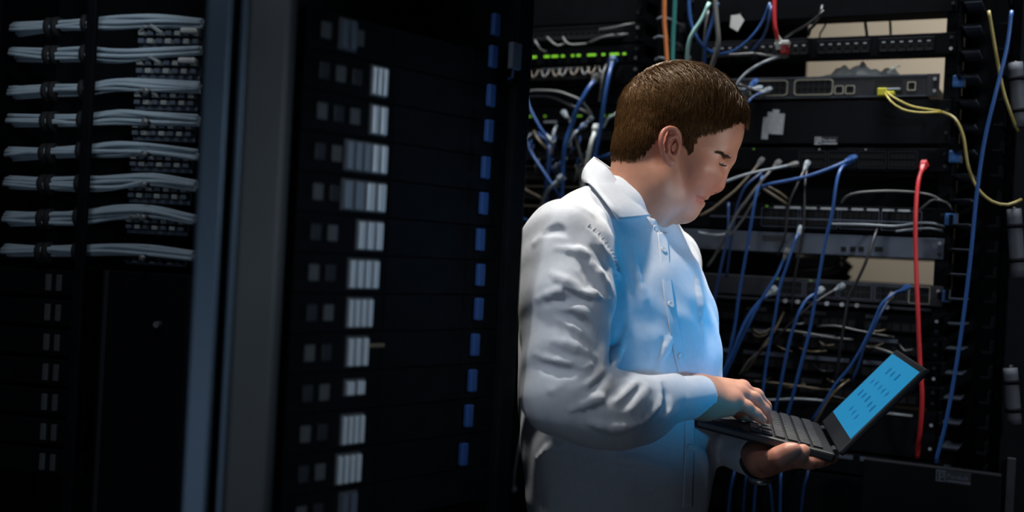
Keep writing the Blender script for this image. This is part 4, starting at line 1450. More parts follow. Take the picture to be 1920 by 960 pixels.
def cloth_material(name, color, weave=2600.0):
    m = mat(name, color, 0.85, spec=0.25, sheen=0.15, noise=0.04, nscale=120)
    nt = m.node_tree
    b = nt.nodes['Principled BSDF']
    tc = nt.nodes.new('ShaderNodeTexCoord')
    w1 = nt.nodes.new('ShaderNodeTexWave')
    w1.bands_direction = 'Z'
    w2 = nt.nodes.new('ShaderNodeTexWave')
    w2.bands_direction = 'X'
    for w in (w1, w2):
        w.inputs['Scale'].default_value = weave / 6.28
        nt.links.new(tc.outputs['Object'], w.inputs['Vector'])
    ad = nt.nodes.new('ShaderNodeMath')
    ad.operation = 'ADD'
    nt.links.new(w1.outputs['Fac'], ad.inputs[0])
    nt.links.new(w2.outputs['Fac'], ad.inputs[1])
    n = nt.nodes.new('ShaderNodeTexNoise')
    n.inputs['Scale'].default_value = 55
    n.inputs['Detail'].default_value = 6
    nt.links.new(tc.outputs['Object'], n.inputs['Vector'])
    ad2 = nt.nodes.new('ShaderNodeMath')
    ad2.operation = 'MULTIPLY_ADD'
    ad2.inputs[1].default_value = 2.6
    nt.links.new(n.outputs['Fac'], ad2.inputs[0])
    nt.links.new(ad.outputs['Value'], ad2.inputs[2])
    bp = nt.nodes.new('ShaderNodeBump')
    bp.inputs['Strength'].default_value = 0.35
    bp.inputs['Distance'].default_value = 0.0012
    nt.links.new(ad2.outputs['Value'], bp.inputs['Height'])
    nt.links.new(bp.outputs['Normal'], b.inputs['Normal'])
    return m


M['skin'] = skin_material()
M['shirt'] = cloth_material('pale_blue_cotton', (0.58, 0.62, 0.69))
M['trousers'] = cloth_material('navy_cotton', (0.02, 0.025, 0.04), 700)
M['hair'] = mat('brown_hair', (0.066, 0.033, 0.012), 0.36, spec=0.5)
M['hair'].node_tree.nodes['Principled BSDF'].inputs['Specular Tint'].default_value = (0.9, 0.58, 0.30, 1)
M['hair_base'] = mat('brown_hair_base', (0.012, 0.008, 0.005), 0.85, spec=0.2)
M['brow'] = mat('brow_hair', (0.040, 0.024, 0.014), 0.6, spec=0.2)
M['eye_white'] = mat('eye_surface', (0.16, 0.14, 0.13), 0.3)
M['lash'] = mat('dark_lash', (0.015, 0.010, 0.008), 0.6)
M['leather'] = mat('black_leather', (0.012, 0.011, 0.011), 0.45, bump=0.2, bscale=300)
M['button'] = mat('pearl_button', (0.55, 0.57, 0.60), 0.25)

# ---- head and neck
head = SDF()
fa = axes2(-0.5, 0.866)        # face axis runs down and back: the head is bent over the laptop
head.el(H(1275, 229), axes2(1, 0.14), (112 * q_, 99 * q_, 0.0745), 0.01)
head.el(H(1331, 246), axes2(0.86, 0.5), (58 * q_, 62 * q_, 0.060), 0.02)
head.el(H(1293, 318), fa, (98 * q_, 56 * q_, 0.057), 0.03)
for s in (-1, 1):
    def L(px, py, lat):
        v = H(px, py, -abs(lat))
        return v if s < 0 else mir(v)
    head.rc(L(1368, 296, .006), L(1352, 288, .042), 8 * q_, 8 * q_, 0.014)      # brow
    head.rc(L(1334, 322, .034), L(1312, 316, .050), 19 * q_, 18 * q_, 0.022)    # cheekbone
    head.sph(L(1300, 346, .036), 19 * q_, 0.022)
    head.rc(L(1284, 392, .010), L(1238, 352, .050), 19 * q_, 18 * q_, 0.022)    # jaw
    head.sph(L(1333, 352, .0115), 8.0 * q_, 0.006)                              # nostril wing
# nose
head.rc(H(1361, 302), H(1348, 343), 7 * q_, 10 * q_, 0.012)
head.rc(H(1352, 304), H(1333, 348), 12 * q_, 15 * q_, 0.014)
head.sph(H(1346.5, 348), 10.6 * q_, 0.006)
# mouth and chin
head.el(H(1297, 375), fa, (25 * q_, 21 * q_, 0.026), 0.014)
head.chain([mir(H(1305, 366, -.023)), H(1314, 369, .012), H(1321, 369, 0), H(1315, 368.5, -.012), H(1305, 366, -.024)], [3.5 * q_, 6 * q_, 6.2 * q_, 6 * q_, 3.5 * q_], 0.004)
head.chain([mir(H(1300, 373, -.020)), H(1308, 380.5, .011), H(1312, 382.5, 0), H(1308, 380.5, -.011), H(1300, 373, -.020)], [3.5 * q_, 6 * q_, 6.5 * q_, 6 * q_, 3.5 * q_], 0.005)
head.chain([mir(H(1296, 384, -.018)), H(1308, 393, 0), H(1296, 384, -.018)], 2.6 * q_, 0.010, -1)
head.sph(H(1288, 396), 14.5 * q_, 0.012)
head.el(H(1246, 372), axes2(1, 0.1), (48 * q_, 34 * q_, 0.050), 0.026)
# neck
head.el(H(1207, 268), axes2(-0.1, 1), (58 * q_, 45 * q_, 0.060), 0.03)
for s in (-0.014, 0.014):
    head.rc(H(1216, 300, s), H(1178, 440, s), 56 * q_, 60 * q_, 0.03)
head.rc(H(1232, 332, -.046), H(1226, 400, -.036), 22 * q_, 20 * q_, 0.03)
NECK = head.items[-5:]
# sockets, mouth line, nostrils
for s in (-1, 1):
    def L(px, py, lat):
        v = H(px, py, -abs(lat))
        return v if s < 0 else mir(v)
    head.el(L(1364, 306, .034), axes2(1, 0.3), (14 * q_, 9 * q_, 0.017), 0.018, -1)
    head.sph(L(1345.5, 306, .032), 12.5 * q_, 0.004)                 # eyeball under its lids
    head.rc(L(1362, 311, .018), L(1350, 308, .048), 2.3 * q_, 1.8 * q_, 0.003, -1)   # lid slit
    head.chain([L(1356, 296, .020), L(1352, 294, .034), L(1344, 296, .046)], 1.0 * q_, 0.005, -1)
    head.sph(L(1338, 361, .007), 3.6 * q_, 0.004, -1)
mouth_ = [head.march(px, py)[0] for px, py in ((1305, 369.5), (1310, 372), (1315, 374.5), (1319.5, 376))]
upper_ = [head.march(px, py)[0] for px, py in ((1310, 369.5), (1316, 371), (1321, 371.5))]
lower_ = [head.march(px, py)[0] for px, py in ((1309, 376), (1313, 379), (1315.5, 381))]
mline = mouth_ + [H(1323, 376.5, 0)] + [mir(v) for v in mouth_[::-1]]
head.chain(mline, [1.2 * q_] + [2.2 * q_] * (len(mline) - 2) + [1.2 * q_], 0.003, -1)
# ears
for s in (-1, 1):
    def E(px, py, extra=0.0):
        v = H(px, py, -(0.0715 + 0.019 * (1277 - px) / 38.0 + extra))
        return v if s < 0 else mir(v)
    head.el(E(1257, 274, -0.004), axes2(-0.10, 1), (31 * q_, 15 * q_, 0.006), 0.008)
    hel = catmull([E(1274, 270), E(1274, 254), E(1266, 243), E(1254, 240.5), E(1244, 247), E(1239.5, 261), E(1241, 278), E(1246, 292), E(1252, 303)], .0035)
    head.chain(hel, list(np.linspace(3.2, 4.4, len(hel)) * q_), 0.0025)
    head.sph(E(1258, 305, -.001), 7.2 * q_, 0.006)
    head.chain([E(1266, 256), E(1256, 258), E(1251, 270), E(1252, 284), E(1259, 293)], 3.4 * q_, 0.005)
    head.rc(E(1273, 276, .003), E(1270, 288, .003), 4.4 * q_, 4 * q_, 0.006)
    head.el(E(1264, 275, .003), axes2(-0.15, 1), (14 * q_, 6.5 * q_, 0.008), 0.004, -1)
    head.chain([E(1262, 250, .002), E(1249, 253, .002), E(1246, 268, .002), E(1248, 284, .002)], 2.0 * q_, 0.004, -1)



def PR(px, py, Y):
    return P(px, py, Y - 0.100)


def PL(px, py, Y):
    return P(px, py, Y - 0.085)


# ---- right hand (near), resting on the keys
rh = SDF()
RW = PR(1312, 742, 1.735)
Rk = [PR(1374, 752, 1.752), PR(1386, 741, 1.772), PR(1391, 733, 1.793), PR(1391, 730, 1.814)]
palm_from = [PR(1316, 756, 1.728), PR(1318, 748, 1.740), PR(1318, 738, 1.752), PR(1318, 732, 1.760)]
for a, b, r0, r1 in zip(palm_from, Rk, (.021, .022, .022, .020), (.0125, .0125, .0125, .012)):
    rh.rc(a, b, r0, r1, 0.016)
rh.rc(PR(1272, 746, 1.72), RW, .029, .0265, 0.02)
rh.rc(PR(1330, 764, 1.735), PR(1366, 765, 1.745), .014, .0105, 0.016)
rh.chain([Rk[0], PR(1399, 763, 1.753), PR(1417, 777, 1.757), PR(1429, 787, 1.760)], [.0112, .0095, .0085, .0070], 0.005)
rh.chain([Rk[1], PR(1413, 747, 1.776), PR(1432, 768, 1.782), PR(1440, 785, 1.786)], [.0118, .0102, .0090, .0075], 0.005)
rh.chain([Rk[2], PR(1418, 742, 1.803), PR(1434, 762, 1.812), PR(1440, 780, 1.816)], [.0118, .0104, .0092, .0076], 0.005)
rh.chain([Rk[3], PR(1414, 742, 1.835), PR(1428, 762, 1.842), PR(1433, 779, 1.846)], [.0115, .0100, .0090, .0075], 0.005)
rh.chain([PR(1334, 740, 1.768), PR(1362, 757, 1.812), PR(1388, 772, 1.836), PR(1404, 782, 1.846)], [.017, .0125, .0110, .0085], 0.008)
for k, w in zip(Rk, (.0, .0, .0, .0)):
    rh.sph(k + np.array((0, 0, .003)), .0105, 0.008)

# ---- left hand (far), under the laptop
lh = SDF()
LWp = PL(1425, 859, 1.79)
lh.rc(PL(1385, 845, 1.86), LWp, .029, .026, 0.02)
Lk = [PL(1492, 862, 1.742), PL(1496, 860, 1.765), PL(1496, 858, 1.790), PL(1494, 857, 1.812)]
for a, b in zip([PL(1432, 866, 1.772), PL(1432, 862, 1.785), PL(1432, 860, 1.795), PL(1432, 858, 1.805)], Lk):
    lh.rc(a, b, .019, .0125, 0.016)
# little finger to forefinger curl up to the underside; thumb lies along the near edge
lh.chain([Lk[0], PL(1516, 868, 1.738), PL(1536, 865, 1.744), PL(1548, 861, 1.752)], [.0105, .0092, .0085, .0070], 0.005)
lh.chain([Lk[1], PL(1522, 866, 1.770), PL(1545, 862, 1.778), PL(1560, 859, 1.786)], [.0112, .0100, .0090, .0075], 0.005)
lh.chain([Lk[2], PL(1522, 864, 1.796), PL(1546, 861, 1.806), PL(1562, 859, 1.812)], [.0112, .0100, .0090, .0075], 0.005)
lh.chain([Lk[3], PL(1518, 863, 1.826), PL(1540, 861, 1.838), PL(1555, 859, 1.844)], [.0110, .0098, .0088, .0075], 0.005)
lh.chain([PL(1440, 866, 1.755), PL(1462, 856, 1.728), PL(1478, 847, 1.722), PL(1490, 843, 1.720)], [.016, .0135, .0115, .0095], 0.008)
lh.chain([PL(1492, 858, 1.735), PL(1500, 851, 1.730), PL(1506, 845, 1.732)], [.0115, .0110, .0095], 0.006)

# ---- trunk, arms and legs of the body, all under the clothes
SHR, ELR, WRR = P(1062, 463, 1.62), P(1056, 738, 1.545), P(1297, 745, 1.630)
SHL, ELL, WRL = P(1246, 500, 1.97), P(1272, 768, 1.965), P(1418, 856, 1.722)
trunk = SDF()
trunk.el(P(1160, 620, 1.80), TORSO, (0.160, 0.110, 0.15), 0.05)
trunk.el(P(1163, 800, 1.80), TORSO, (0.162, 0.126, 0.24), 0.06)
trunk.rc(H(1180, 440), P(1165, 500, 1.80), 0.052, 0.07, 0.04)
trunk.rc(SHR, ELR, .054, .044, 0.03)
trunk.chain([ELR, P(1160, 764, 1.562), WRR], [.043, .036, .027], 0.02)
trunk.rc(SHL, ELL, .054, .044, 0.03)
trunk.rc(ELL, WRL, .043, .027, 0.02)
for s in (-1, 1):
    hip = PO + AR * 0.095 * s + np.array((0, 0, 0.93)) + AF * 0.0
    knee = PO + AR * 0.105 * s + np.array((0, 0, 0.50)) + AF * 0.02
    ank = PO + AR * 0.115 * s + np.array((0, 0, 0.09))
    toe = ank + AF * 0.15 + np.array((0, 0, -0.045))
    trunk.rc(hip, knee, .083, .056, 0.04)
    trunk.rc(knee, ank, .054, .038, 0.02)
    trunk.rc(ank + AF * -0.02 - AZ * .03, toe, .036, .030, 0.02)


def grid_of(sdf, h, pad=0.02, lo=None, hi=None):
    l = np.min([i[2] - i[3] for i in sdf.items if i[0] == 1], axis=0) - pad
    u = np.max([i[2] + i[3] for i in sdf.items if i[0] == 1], axis=0) + pad
    if lo is not None:
        l = np.maximum(l, lo)
    if hi is not None:
        u = np.minimum(u, hi)
    return sdf.mesh(l, u, h)


bv, bf, bt = [], [], []
nb_ = 0
for sd, h in ((head, 0.0016), (rh, 0.0016), (lh, 0.0016), (trunk, 0.007)):
    v, f = grid_of(sd, h)
    bv.append(v)
    bf.append(f + nb_)
    nb_ += len(v)
    if sd is head:
        t = np.zeros(len(v))
        for c, r, w in (*[(v, .0045, .75) for v in upper_ + lower_ + mouth_[1:]], *[(mir(v), .0045, .75) for v in upper_ + lower_ + mouth_[1:]],
                        (H(1340, 352, -.01), .017, .45), (H(1312, 340, -.045), .034, .25), (H(1243, 262, -.082), .030, .55)):
            t = np.maximum(t, w * np.clip(1.5 - np.linalg.norm(v - c, axis=1) / r, 0, 1))
    else:
        t = np.zeros(len(v))
        if sd is rh:
            for c in Rk:
                t = np.maximum(t, .35 * np.clip(1.4 - np.linalg.norm(v - c, axis=1) / .016, 0, 1))
        if sd is lh:
            t += .25
    bt.append(t)
body = pmesh('body', np.concatenate(bv), np.concatenate(bf), M['skin'])
at = body.data.attributes.new('tint', 'FLOAT', 'POINT')
at.data.foreach_set('value', np.concatenate(bt).astype(np.float32))

# ---- eyes and brows
for s in (-1, 1):
    c = H(1345.5, 306, -.032)
    e = MB()
    bm = bmesh.new()
    bmesh.ops.create_uvsphere(bm, u_segments=24, v_segments=16, radius=12.0 * q_)
    bm.verts.index_update()
    e.add([np.array(v.co) + (c if s < 0 else mir(c)) for v in bm.verts], [[v.index for v in fc.verts] for fc in bm.faces])
    bm.free()
    ey = pmesh('eye', e.v, e.f, M['eye_white'])
    la = [H(1361, 310.5, -.020), H(1359.5, 311, -.030), H(1354, 309.5, -.040), H(1347, 306, -.0475)]
    if s > 0:
        la = [mir(x) for x in la]
    v, f = tube_np(catmull(la, .002), .0013, 6)
    pmesh('eyelash', v, f, M['lash'], ey)
    # brow: short hairs lying along the ridge
    bb = MB()
    pth = catmull([head.march(px, py)[0] for px, py in ((1369, 297), (1363, 291.5), (1355, 287.5), (1346, 286.5))], .0005)
    r2 = random.Random(5)
    for p in pth[::1]:
        for _ in range(2):
            o_ = p + np.array((r2.uniform(-1, 1), r2.uniform(-1, 1) * .5, r2.uniform(-1, 1))) * .0017
            g = head.grad(o_[None])[0]
            g /= np.linalg.norm(g)
            o_ = o_ - g * head.ev(o_[None])[0]
            d = idir(-0.9, -0.2) + 0.5 * (-YAX) + np.array((r2.uniform(-.3, .3), 0, r2.uniform(-.3, .3)))
            d -= g * (d @ g)
            d /= np.linalg.norm(d)
            pt = [o_, o_ + d * .004 + g * .0007, o_ + d * .008 + g * .0004]
            if s > 0:
                pt = [mir(x) for x in pt]
            bb.tube(pt, .0004, 3, .0001, False)
    pmesh('eyebrow', bb.v, bb.f, M['brow'])

# ---- hair
HAIRLINE = [(1402, 232), (1386, 222), (1372, 236), (1352, 246), (1330, 252), (1312, 256), (1303, 276), (1297, 294), (1289, 293), (1282, 276), (1276, 250), (1266, 238), (1252, 237),
            (1240, 246), (1234, 262), (1222, 280), (1204, 297), (1186, 302), (1160, 300), (1120, 302), (1120, 60), (1440, 60), (1440, 240)]


def inpoly(px, py, poly):
    inside = np.zeros(len(px), bool)
    n = len(poly)
    for i in range(n):
        x0, y0 = poly[i]
        x1, y1 = poly[(i + 1) % n]
        c = ((y0 > py) != (y1 > py))
        with np.errstate(divide='ignore', invalid='ignore'):
            xx = (x1 - x0) * (py - y0) / (y1 - y0 + 1e-12) + x0
        inside ^= c & (px < xx)
    return inside


def edge_dist(px, py, poly):
    d = np.full(len(px), 1e9)
    for i in range(19):
        a = np.array(poly[i], float)
        b = np.array(poly[i + 1], float)
        ab = b - a
        t = np.clip(((px - a[0]) * ab[0] + (py - a[1]) * ab[1]) / (ab @ ab), 0, 1)
        d = np.minimum(d, np.hypot(px - a[0] - t * ab[0], py - a[1] - t * ab[1]))
    return d


skull = SDF()
skull.items = head.items[:3] + NECK
hv, hf = grid_of(skull, 0.004)
fold_ = hv.copy()
fold_[:, 1] = np.where(fold_[:, 1] > HY, 2 * HY - fold_[:, 1], fold_[:, 1])
pp = proj(fold_)
inside = inpoly(pp[:, 0], pp[:, 1], HAIRLINE)
ed = edge_dist(pp[:, 0], pp[:, 1], HAIRLINE)
gn = skull.grad(hv)
gn /= np.linalg.norm(gn, axis=1, keepdims=True)
upness = np.clip(gn[:, 2], 0, 1)
thick = np.clip(ed / 34.0, 0, 1) * (0.0015 + 0.0065 * upness)
capv = hv + gn * (thick + 0.0008)[:, None]
keep = inside[hf].all(axis=1)
used = np.unique(hf[keep])
remap = np.full(len(hv), -1)
remap[used] = np.arange(len(used))
hair = pmesh('hair', capv[used], remap[hf[keep]], M['hair_base'])


def strands(n, seed):
    r3 = np.random.default_rng(seed)
    tri = hf[keep]
    a = np.linalg.norm(np.cross(capv[tri[:, 1]] - capv[tri[:, 0]], capv[tri[:, 2]] - capv[tri[:, 0]]), axis=1)
    pick = r3.choice(len(tri), n, p=a / a.sum())
    w = r3.dirichlet((1, 1, 1, 1), n)
    root = (capv[tri[pick]] * w[:, :, None]).sum(1)
    nor = (gn[tri[pick]] * w[:, :, None]).sum(1)
    nor /= np.linalg.norm(nor, axis=1, keepdims=True)
    e = (ed[tri[pick]] * w).sum(1)
    up = np.clip(nor[:, 2], 0, 1)
    fwd = idir(1, 0.28)
    down = idir(-0.30, 1)
    back = np.clip((1230 - proj(root)[:, 0]) / 60.0, 0, 1)
    far = np.where(root[:, 1] < HY - 0.018, -1.0, 1.0)
    clump = np.sin(root @ np.array((310, 160, 240))) * 0.5 + np.sin(root @ np.array((-190, 330, 280)) + 1.3) * 0.5
    flow = up[:, None] ** 1.5 * (fwd * 1.0 + YAX * (0.75 * far)[:, None]) + (1 - up)[:, None] * (down + fwd * (0.15 - 0.35 * back)[:, None])
    flow = flow + YAX * (clump * 0.55)[:, None] * up[:, None] + fwd * (clump * 0.40)[:, None]
    flow += r3.normal(0, .16, (n, 3))
    flow -= nor * (flow * nor).sum(1)[:, None]
    flow /= np.linalg.norm(flow, axis=1, keepdims=True)
    front = np.clip((proj(root)[:, 0] - 1270) / 90.0, 0, 1)
    length = (0.011 + (0.022 + 0.014 * front) * up) * np.clip(0.45 + e / 45.0, 0.45, 1.0) * r3.uniform(.7, 1.3, n)
    lift = (0.13 + (0.24 + 0.12 * front) * up) * r3.uniform(.4, 1.3, n)
    K = 5
    rad = 0.00042
    side = np.cross(nor, flow)
    pts, cur, d = [], root - nor * 0.0004, flow + nor * lift[:, None]
    for k in range(K):
        pts.append(cur)
        d = d / np.linalg.norm(d, axis=1, keepdims=True)
        cur = cur + d * (length / (K - 1))[:, None]
        d = d - nor * (lift * 0.75)[:, None] * 0.75 + np.array((0, 0, -0.10))
    allv = []
    for k, p in enumerate(pts):
        rr = rad * (1.0 - 0.75 * k / (K - 1))
        for ang in (0.0, 2.094, 4.189):
            allv.append(p + side * (rr * math.cos(ang) * 1.5) + nor * (rr * math.sin(ang)))
    V = np.stack(allv, 1).reshape(-1, 3)
    base = (np.arange(n) * (K * 3))[:, None]
    fs = []
    for k in range(K - 1):
        for j in range(3):
            j2 = (j + 1) % 3
            fs.append(np.concatenate([base + k * 3 + j, base + k * 3 + j2, base + k * 3 + 3 + j2, base + k * 3 + 3 + j], 1))
    return V, np.concatenate(fs)


V, Fs = strands(26000, 3)
pmesh('strands', V, Fs, M['hair'], hair)
# the fringe that falls past the forehead
r4 = random.Random(11)
fr = MB()
for i in range(900):
    t = r4.random()
    lat = -0.032 + 0.075 * t + r4.uniform(-.004, .004)
    root = H(1372 + r4.uniform(-16, 8), 190 + 24 * abs(t - .45) + r4.uniform(-16, 22), lat)
    d0 = idir(1, 0.35 + r4.uniform(-.2, .3)) * .016 + YAX * r4.uniform(-.004, .008)
    d1 = idir(0.55, 1) * .016 * r4.uniform(.6, 1.2) + YAX * r4.uniform(-.004, .008)
    fr.tube([root, root + d0, root + d0 + d1 * .5, root + d0 + d1], [.00055, .0005, .0004, .0001], 3, None, False)
pmesh('fringe', fr.v, fr.f, M['hair'], hair)

# ---- shirt
shirt = SDF()
shirt.el(P(1160, 600, 1.80), TORSO, (0.180, 0.128, 0.160), 0.05)
shirt.el(P(1163, 690, 1.80), TORSO, (0.174, 0.138, 0.215), 0.05)
shirt.el(P(1164, 850, 1.80), TORSO, (0.174, 0.141, 0.30), 0.06)
shirt.rc(P(1150, 402, 1.775), P(1080, 450, 1.68), .060, .064, 0.05)
shirt.rc(P(1198, 424, 1.83), P(1238, 490, 1.95), .052, .058, 0.05)
shirt.rc(P(1062, 465, 1.62), P(1062, 560, 1.585), .069, .066, 0.022)
shirt.rc(P(1062, 560, 1.585), ELR, .065, .058, 0.010)
shirt.rc(ELR, P(1160, 764, 1.560), .058, .048, 0.008)
shirt.rc(P(1160, 764, 1.560), P(1262, 748, 1.610), .047, .0345, 0.012)
shirt.rc(P(1120, 782, 1.548), P(1200, 788, 1.578), .038, .032, 0.03)
shirt.rc(SHL, ELL, .062, .055, 0.03)
shirt.rc(ELL, P(1350, 815, 1.835), .054, .043, 0.010)
shirt.rc(P(1350, 815, 1.835), P(1408, 852, 1.735), .042, .033, 0.015)
N_BASE = len(shirt.items)


def ridge(pts, r=0.006, k=0.012, rise=0.35, op=1):
    qs = []
    for px, py in pts:
        m_ = shirt_base.march(px, py)
        if m_ is None:
            return
        s_, g_ = m_
        qs.append(s_ - g_ * r * (1 - rise) if op == 1 else s_ + g_ * r * (1 - rise))
    qs = catmull(qs, .012)
    n_ = len(qs)
    rad = [max(0.0012, r * min(1.0, 2.6 * min(i + .35, n_ - .65 - i) / n_)) for i in range(n_)]
    shirt.chain(qs, rad, k, op)


shirt_base = SDF()
shirt_base.items = list(shirt.items)
RIDGES = [
    [(1036, 514), (1062, 529), (1119, 552)],
    [(1084, 508), (1118, 545), (1147, 566)],
    [(1103, 481), (1123, 512), (1148, 550)],
    [(1010, 560), (1046, 549), (1100, 551), (1121, 556)],
    [(1028, 565), (1083, 581), (1101, 597), (1121, 624)],
    [(1045, 598), (1077, 610), (1114, 645)],
    [(1040, 640), (1080, 652), (1116, 668)],
    [(1006, 666), (1046, 680), (1104, 683)],
    [(1077, 699), (1104, 683)],
    [(1106, 433), (1135, 474), (1163, 520)],
    [(1004, 455), (1030, 428)],
    [(1046, 466), (1085, 470), (1108, 482)],
    [(1036, 733), (1090, 694)],
    [(1098, 722), (1128, 695)],
    [(1122, 740), (1147, 704)],
    [(1154, 750), (1189, 719)],
    [(1182, 768), (1214, 728)],
    [(1205, 795), (1236, 764), (1236, 716)],
    [(1108, 792), (1150, 803), (1200, 796)],
    [(1070, 770), (1110, 750), (1142, 745)],
    [(1108, 350), (1130, 372)],
    [(1080, 385), (1110, 402)],
    [(1185, 470), (1195, 520), (1210, 560)],
    [(1262, 628), (1248, 652), (1230, 680)],
    [(1296, 480), (1312, 560), (1318, 640)],
    [(1180, 600), (1160, 650), (1150, 690)],
    [(1010, 860), (1040, 840), (1090, 846)],
    [(1100, 870), (1180, 862), (1260, 880)],
    [(1290, 830), (1318, 860), (1326, 910)],
    [(1362, 842), (1392, 858)],
]
for rr in RIDGES:
    ridge(rr, 0.0060, 0.0075, 0.66)
VALLEYS = [
    [(1010, 575), (1046, 563), (1098, 566)],
    [(1060, 545), (1105, 567)],
    [(1050, 590), (1088, 603), (1108, 628)],
    [(1090, 492), (1112, 527), (1135, 555)],
    [(1110, 465), (1138, 505)],
    [(1010, 684), (1046, 696), (1090, 698)],
    [(1110, 728), (1140, 700)],
    [(1140, 748), (1170, 718)],
    [(1170, 762), (1202, 724)],
    [(1222, 790), (1250, 758), (1248, 720)],
    [(1020, 440), (1045, 430), (1060, 440)],
    [(1112, 358), (1136, 380)],
    [(1240, 640), (1226, 690)],
    [(1168, 610), (1148, 660)],
]
for rr in VALLEYS:
    ridge(rr, 0.0060, 0.0075, 0.62, -1)
# the opening for the neck
shirt.rc(H(1216, 300), H(1188, 398), 66 * q_, 70 * q_, 0.006, -1)


def shirt_warp(p):
    s = np.sin(p @ np.array((38.0, 61.0, 47.0)) + 2.0 * np.sin(p @ np.array((-21.0, 17.0, 29.0))))
    s2 = np.sin(p @ np.array((-83.0, 40.0, 66.0)) + 1.7 * np.sin(p @ np.array((31.0, -27.0, 20.0))))
    return 0.0011 * s + 0.0008 * s2


shirt.warp = shirt_warp
sv, sf = grid_of(shirt, 0.0032, 0.02, lo=np.array((-1, 1, 0.93)))
shirt_o = pmesh('shirt', sv, sf, M['shirt'])


def cuff(a, b, ra, rb, name='cuff', up=None):
    """a double-layer band with a rounded lip round the wrist"""
    a, b = np.asarray(a), np.asarray(b)
    ax = b - a
    L_ = np.linalg.norm(ax)
    ax /= L_
    prof = [(0.0, ra * .93), (.004, ra), (L_ * .5, (ra + rb) / 2 + .0008), (L_ - .003, rb), (L_, rb - .0012), (L_ - .002, rb - .0035), (L_ * .4, rb - .005)]
    u = np.cross(ax, AZ)
    u /= np.linalg.norm(u)
    w = np.cross(u, ax)
    n = 40
    vs, fs = [], []
    for i, (t, r) in enumerate(prof):
        for k in range(n):
            an = 2 * math.pi * k / n
            rr = r * (1 + .03 * math.sin(2 * an + 1) + .012 * math.sin(5 * an + i))
            vs.append(a + ax * t + rr * (math.cos(an) * u + math.sin(an) * w))
    for i in range(len(prof) - 1):
        for k in range(n):
            fs.append((i * n + k, i * n + (k + 1) % n, (i + 1) * n + (k + 1) % n, (i + 1) * n + k))
    return pmesh(name, vs, fs, M['shirt'], shirt_o)


c1 = cuff(P(1256, 750, 1.603), P(1318, 742, 1.637), .0320, .0310)
c2 = cuff(P(1374, 836, 1.785), P(1420, 857, 1.722), .0345, .0330)

# collar: stand and fold, a strip swept round the neck
def strip(name, top, bot, thick, parent, m=None, step=.004, belly=0.0):
    t = catmull(top, step)
    n = len(t)
    bb_ = catmull(bot, step)
    bb_ = np.array([[np.interp(i / (n - 1) * (len(bb_) - 1), np.arange(len(bb_)), bb_[:, c]) for c in range(3)] for i in range(n)])
    K = 7
    vs, fs = [], []
    ctr = (t.mean(0) + bb_.mean(0)) / 2
    for i in range(n):
        out = (t[i] + bb_[i]) / 2 - ctr
        out[2] = 0
        out /= np.linalg.norm(out) + 1e-9
        for k in range(K):
            s = k / (K - 1)
            vs.append(t[i] * (1 - s) + bb_[i] * s + out * (belly * math.sin(math.pi * s)))
    for i in range(n - 1):
        for k in range(K - 1):
            fs.append((i * K + k, i * K + k + 1, (i + 1) * K + k + 1, (i + 1) * K + k))
    o = pmesh(name, vs, fs, m or M['shirt'], parent)
    so = o.modifiers.new('solid', 'SOLIDIFY')
    so.thickness = thick
    so.offset = 0
    return o


def on_neck(px, py, off):
    r_ = head.march(px, py)
    return r_[0] + r_[1] * off


def on_base(px, py, off):
    r_ = shirt.march(px, py)
    return r_[0] + r_[1] * off


cl_top = [on_neck(1217, 403, .012), on_neck(1193, 377, .010), on_neck(1168, 347, .012), P(1138, 314, 1.748), P(1116, 298, 1.795), P(1120, 298, 1.835), P(1160, 328, 1.872), P(1196, 364, 1.876), P(1226, 396, 1.866), P(1242, 414, 1.842)]
cl_bot = [on_base(1148, 418, .010), on_base(1135, 397, .009), on_base(1120, 372, .008), on_base(1107, 353, .007), P(1091, 340, 1.79), P(1100, 336, 1.85), P(1146, 366, 1.905), P(1196, 408, 1.918), P(1236, 442, 1.905), P(1262, 462, 1.868)]
collar = strip('collar', cl_top, cl_bot, .0022, shirt_o, belly=.006)
st_top = [P(1240, 414, 1.772), on_neck(1222, 406, .006), on_neck(1199, 384, .005), on_neck(1172, 352, .006), P(1141, 318, 1.754), P(1119, 301, 1.795), P(1124, 302, 1.832), P(1162, 331, 1.866), P(1196, 366, 1.870), P(1226, 397, 1.860), P(1240, 412, 1.836), P(1246, 416, 1.80)]
st_top = [v + np.array((0, 0, -.013 if 1 < i < 10 else -.002)) for i, v in enumerate(st_top)]
st_bot = [v + np.array((0.0, 0, -.034)) + (np.array((.006, -.004, 0)) if i in (0, 1, 11) else 0) for i, v in enumerate(st_top)]
strip('collar_stand', st_top, st_bot, .002, shirt_o)

# button placket down the front, with its buttons
pl_px = [(1241, 436), (1245, 480), (1251, 540), (1260, 600), (1271, 660), (1283, 715), (1290, 770), (1292, 830), (1290, 890), (1288, 950)]


shirt_trunk = SDF()
shirt_trunk.items = shirt.items[:5] + shirt.items[N_BASE:]
shirt_trunk.warp = shirt_warp


def on_shirt(px, py, off=0.0, sdf=None):
    r_ = (sdf or shirt).march(px, py)
    return (r_[0] + r_[1] * off, r_[1]) if r_ else None


lft, rgt = [], []
for px, py in pl_px:
    a_, b_ = on_shirt(px - 9, py, .0012, shirt_trunk), on_shirt(px + 9, py, .0012, shirt_trunk)
    if a_ and b_ and np.linalg.norm(a_[0] - b_[0]) < .06:
        lft.append(a_[0])
        rgt.append(b_[0])
strip('placket', lft, rgt, .0010, shirt_o, step=.006)


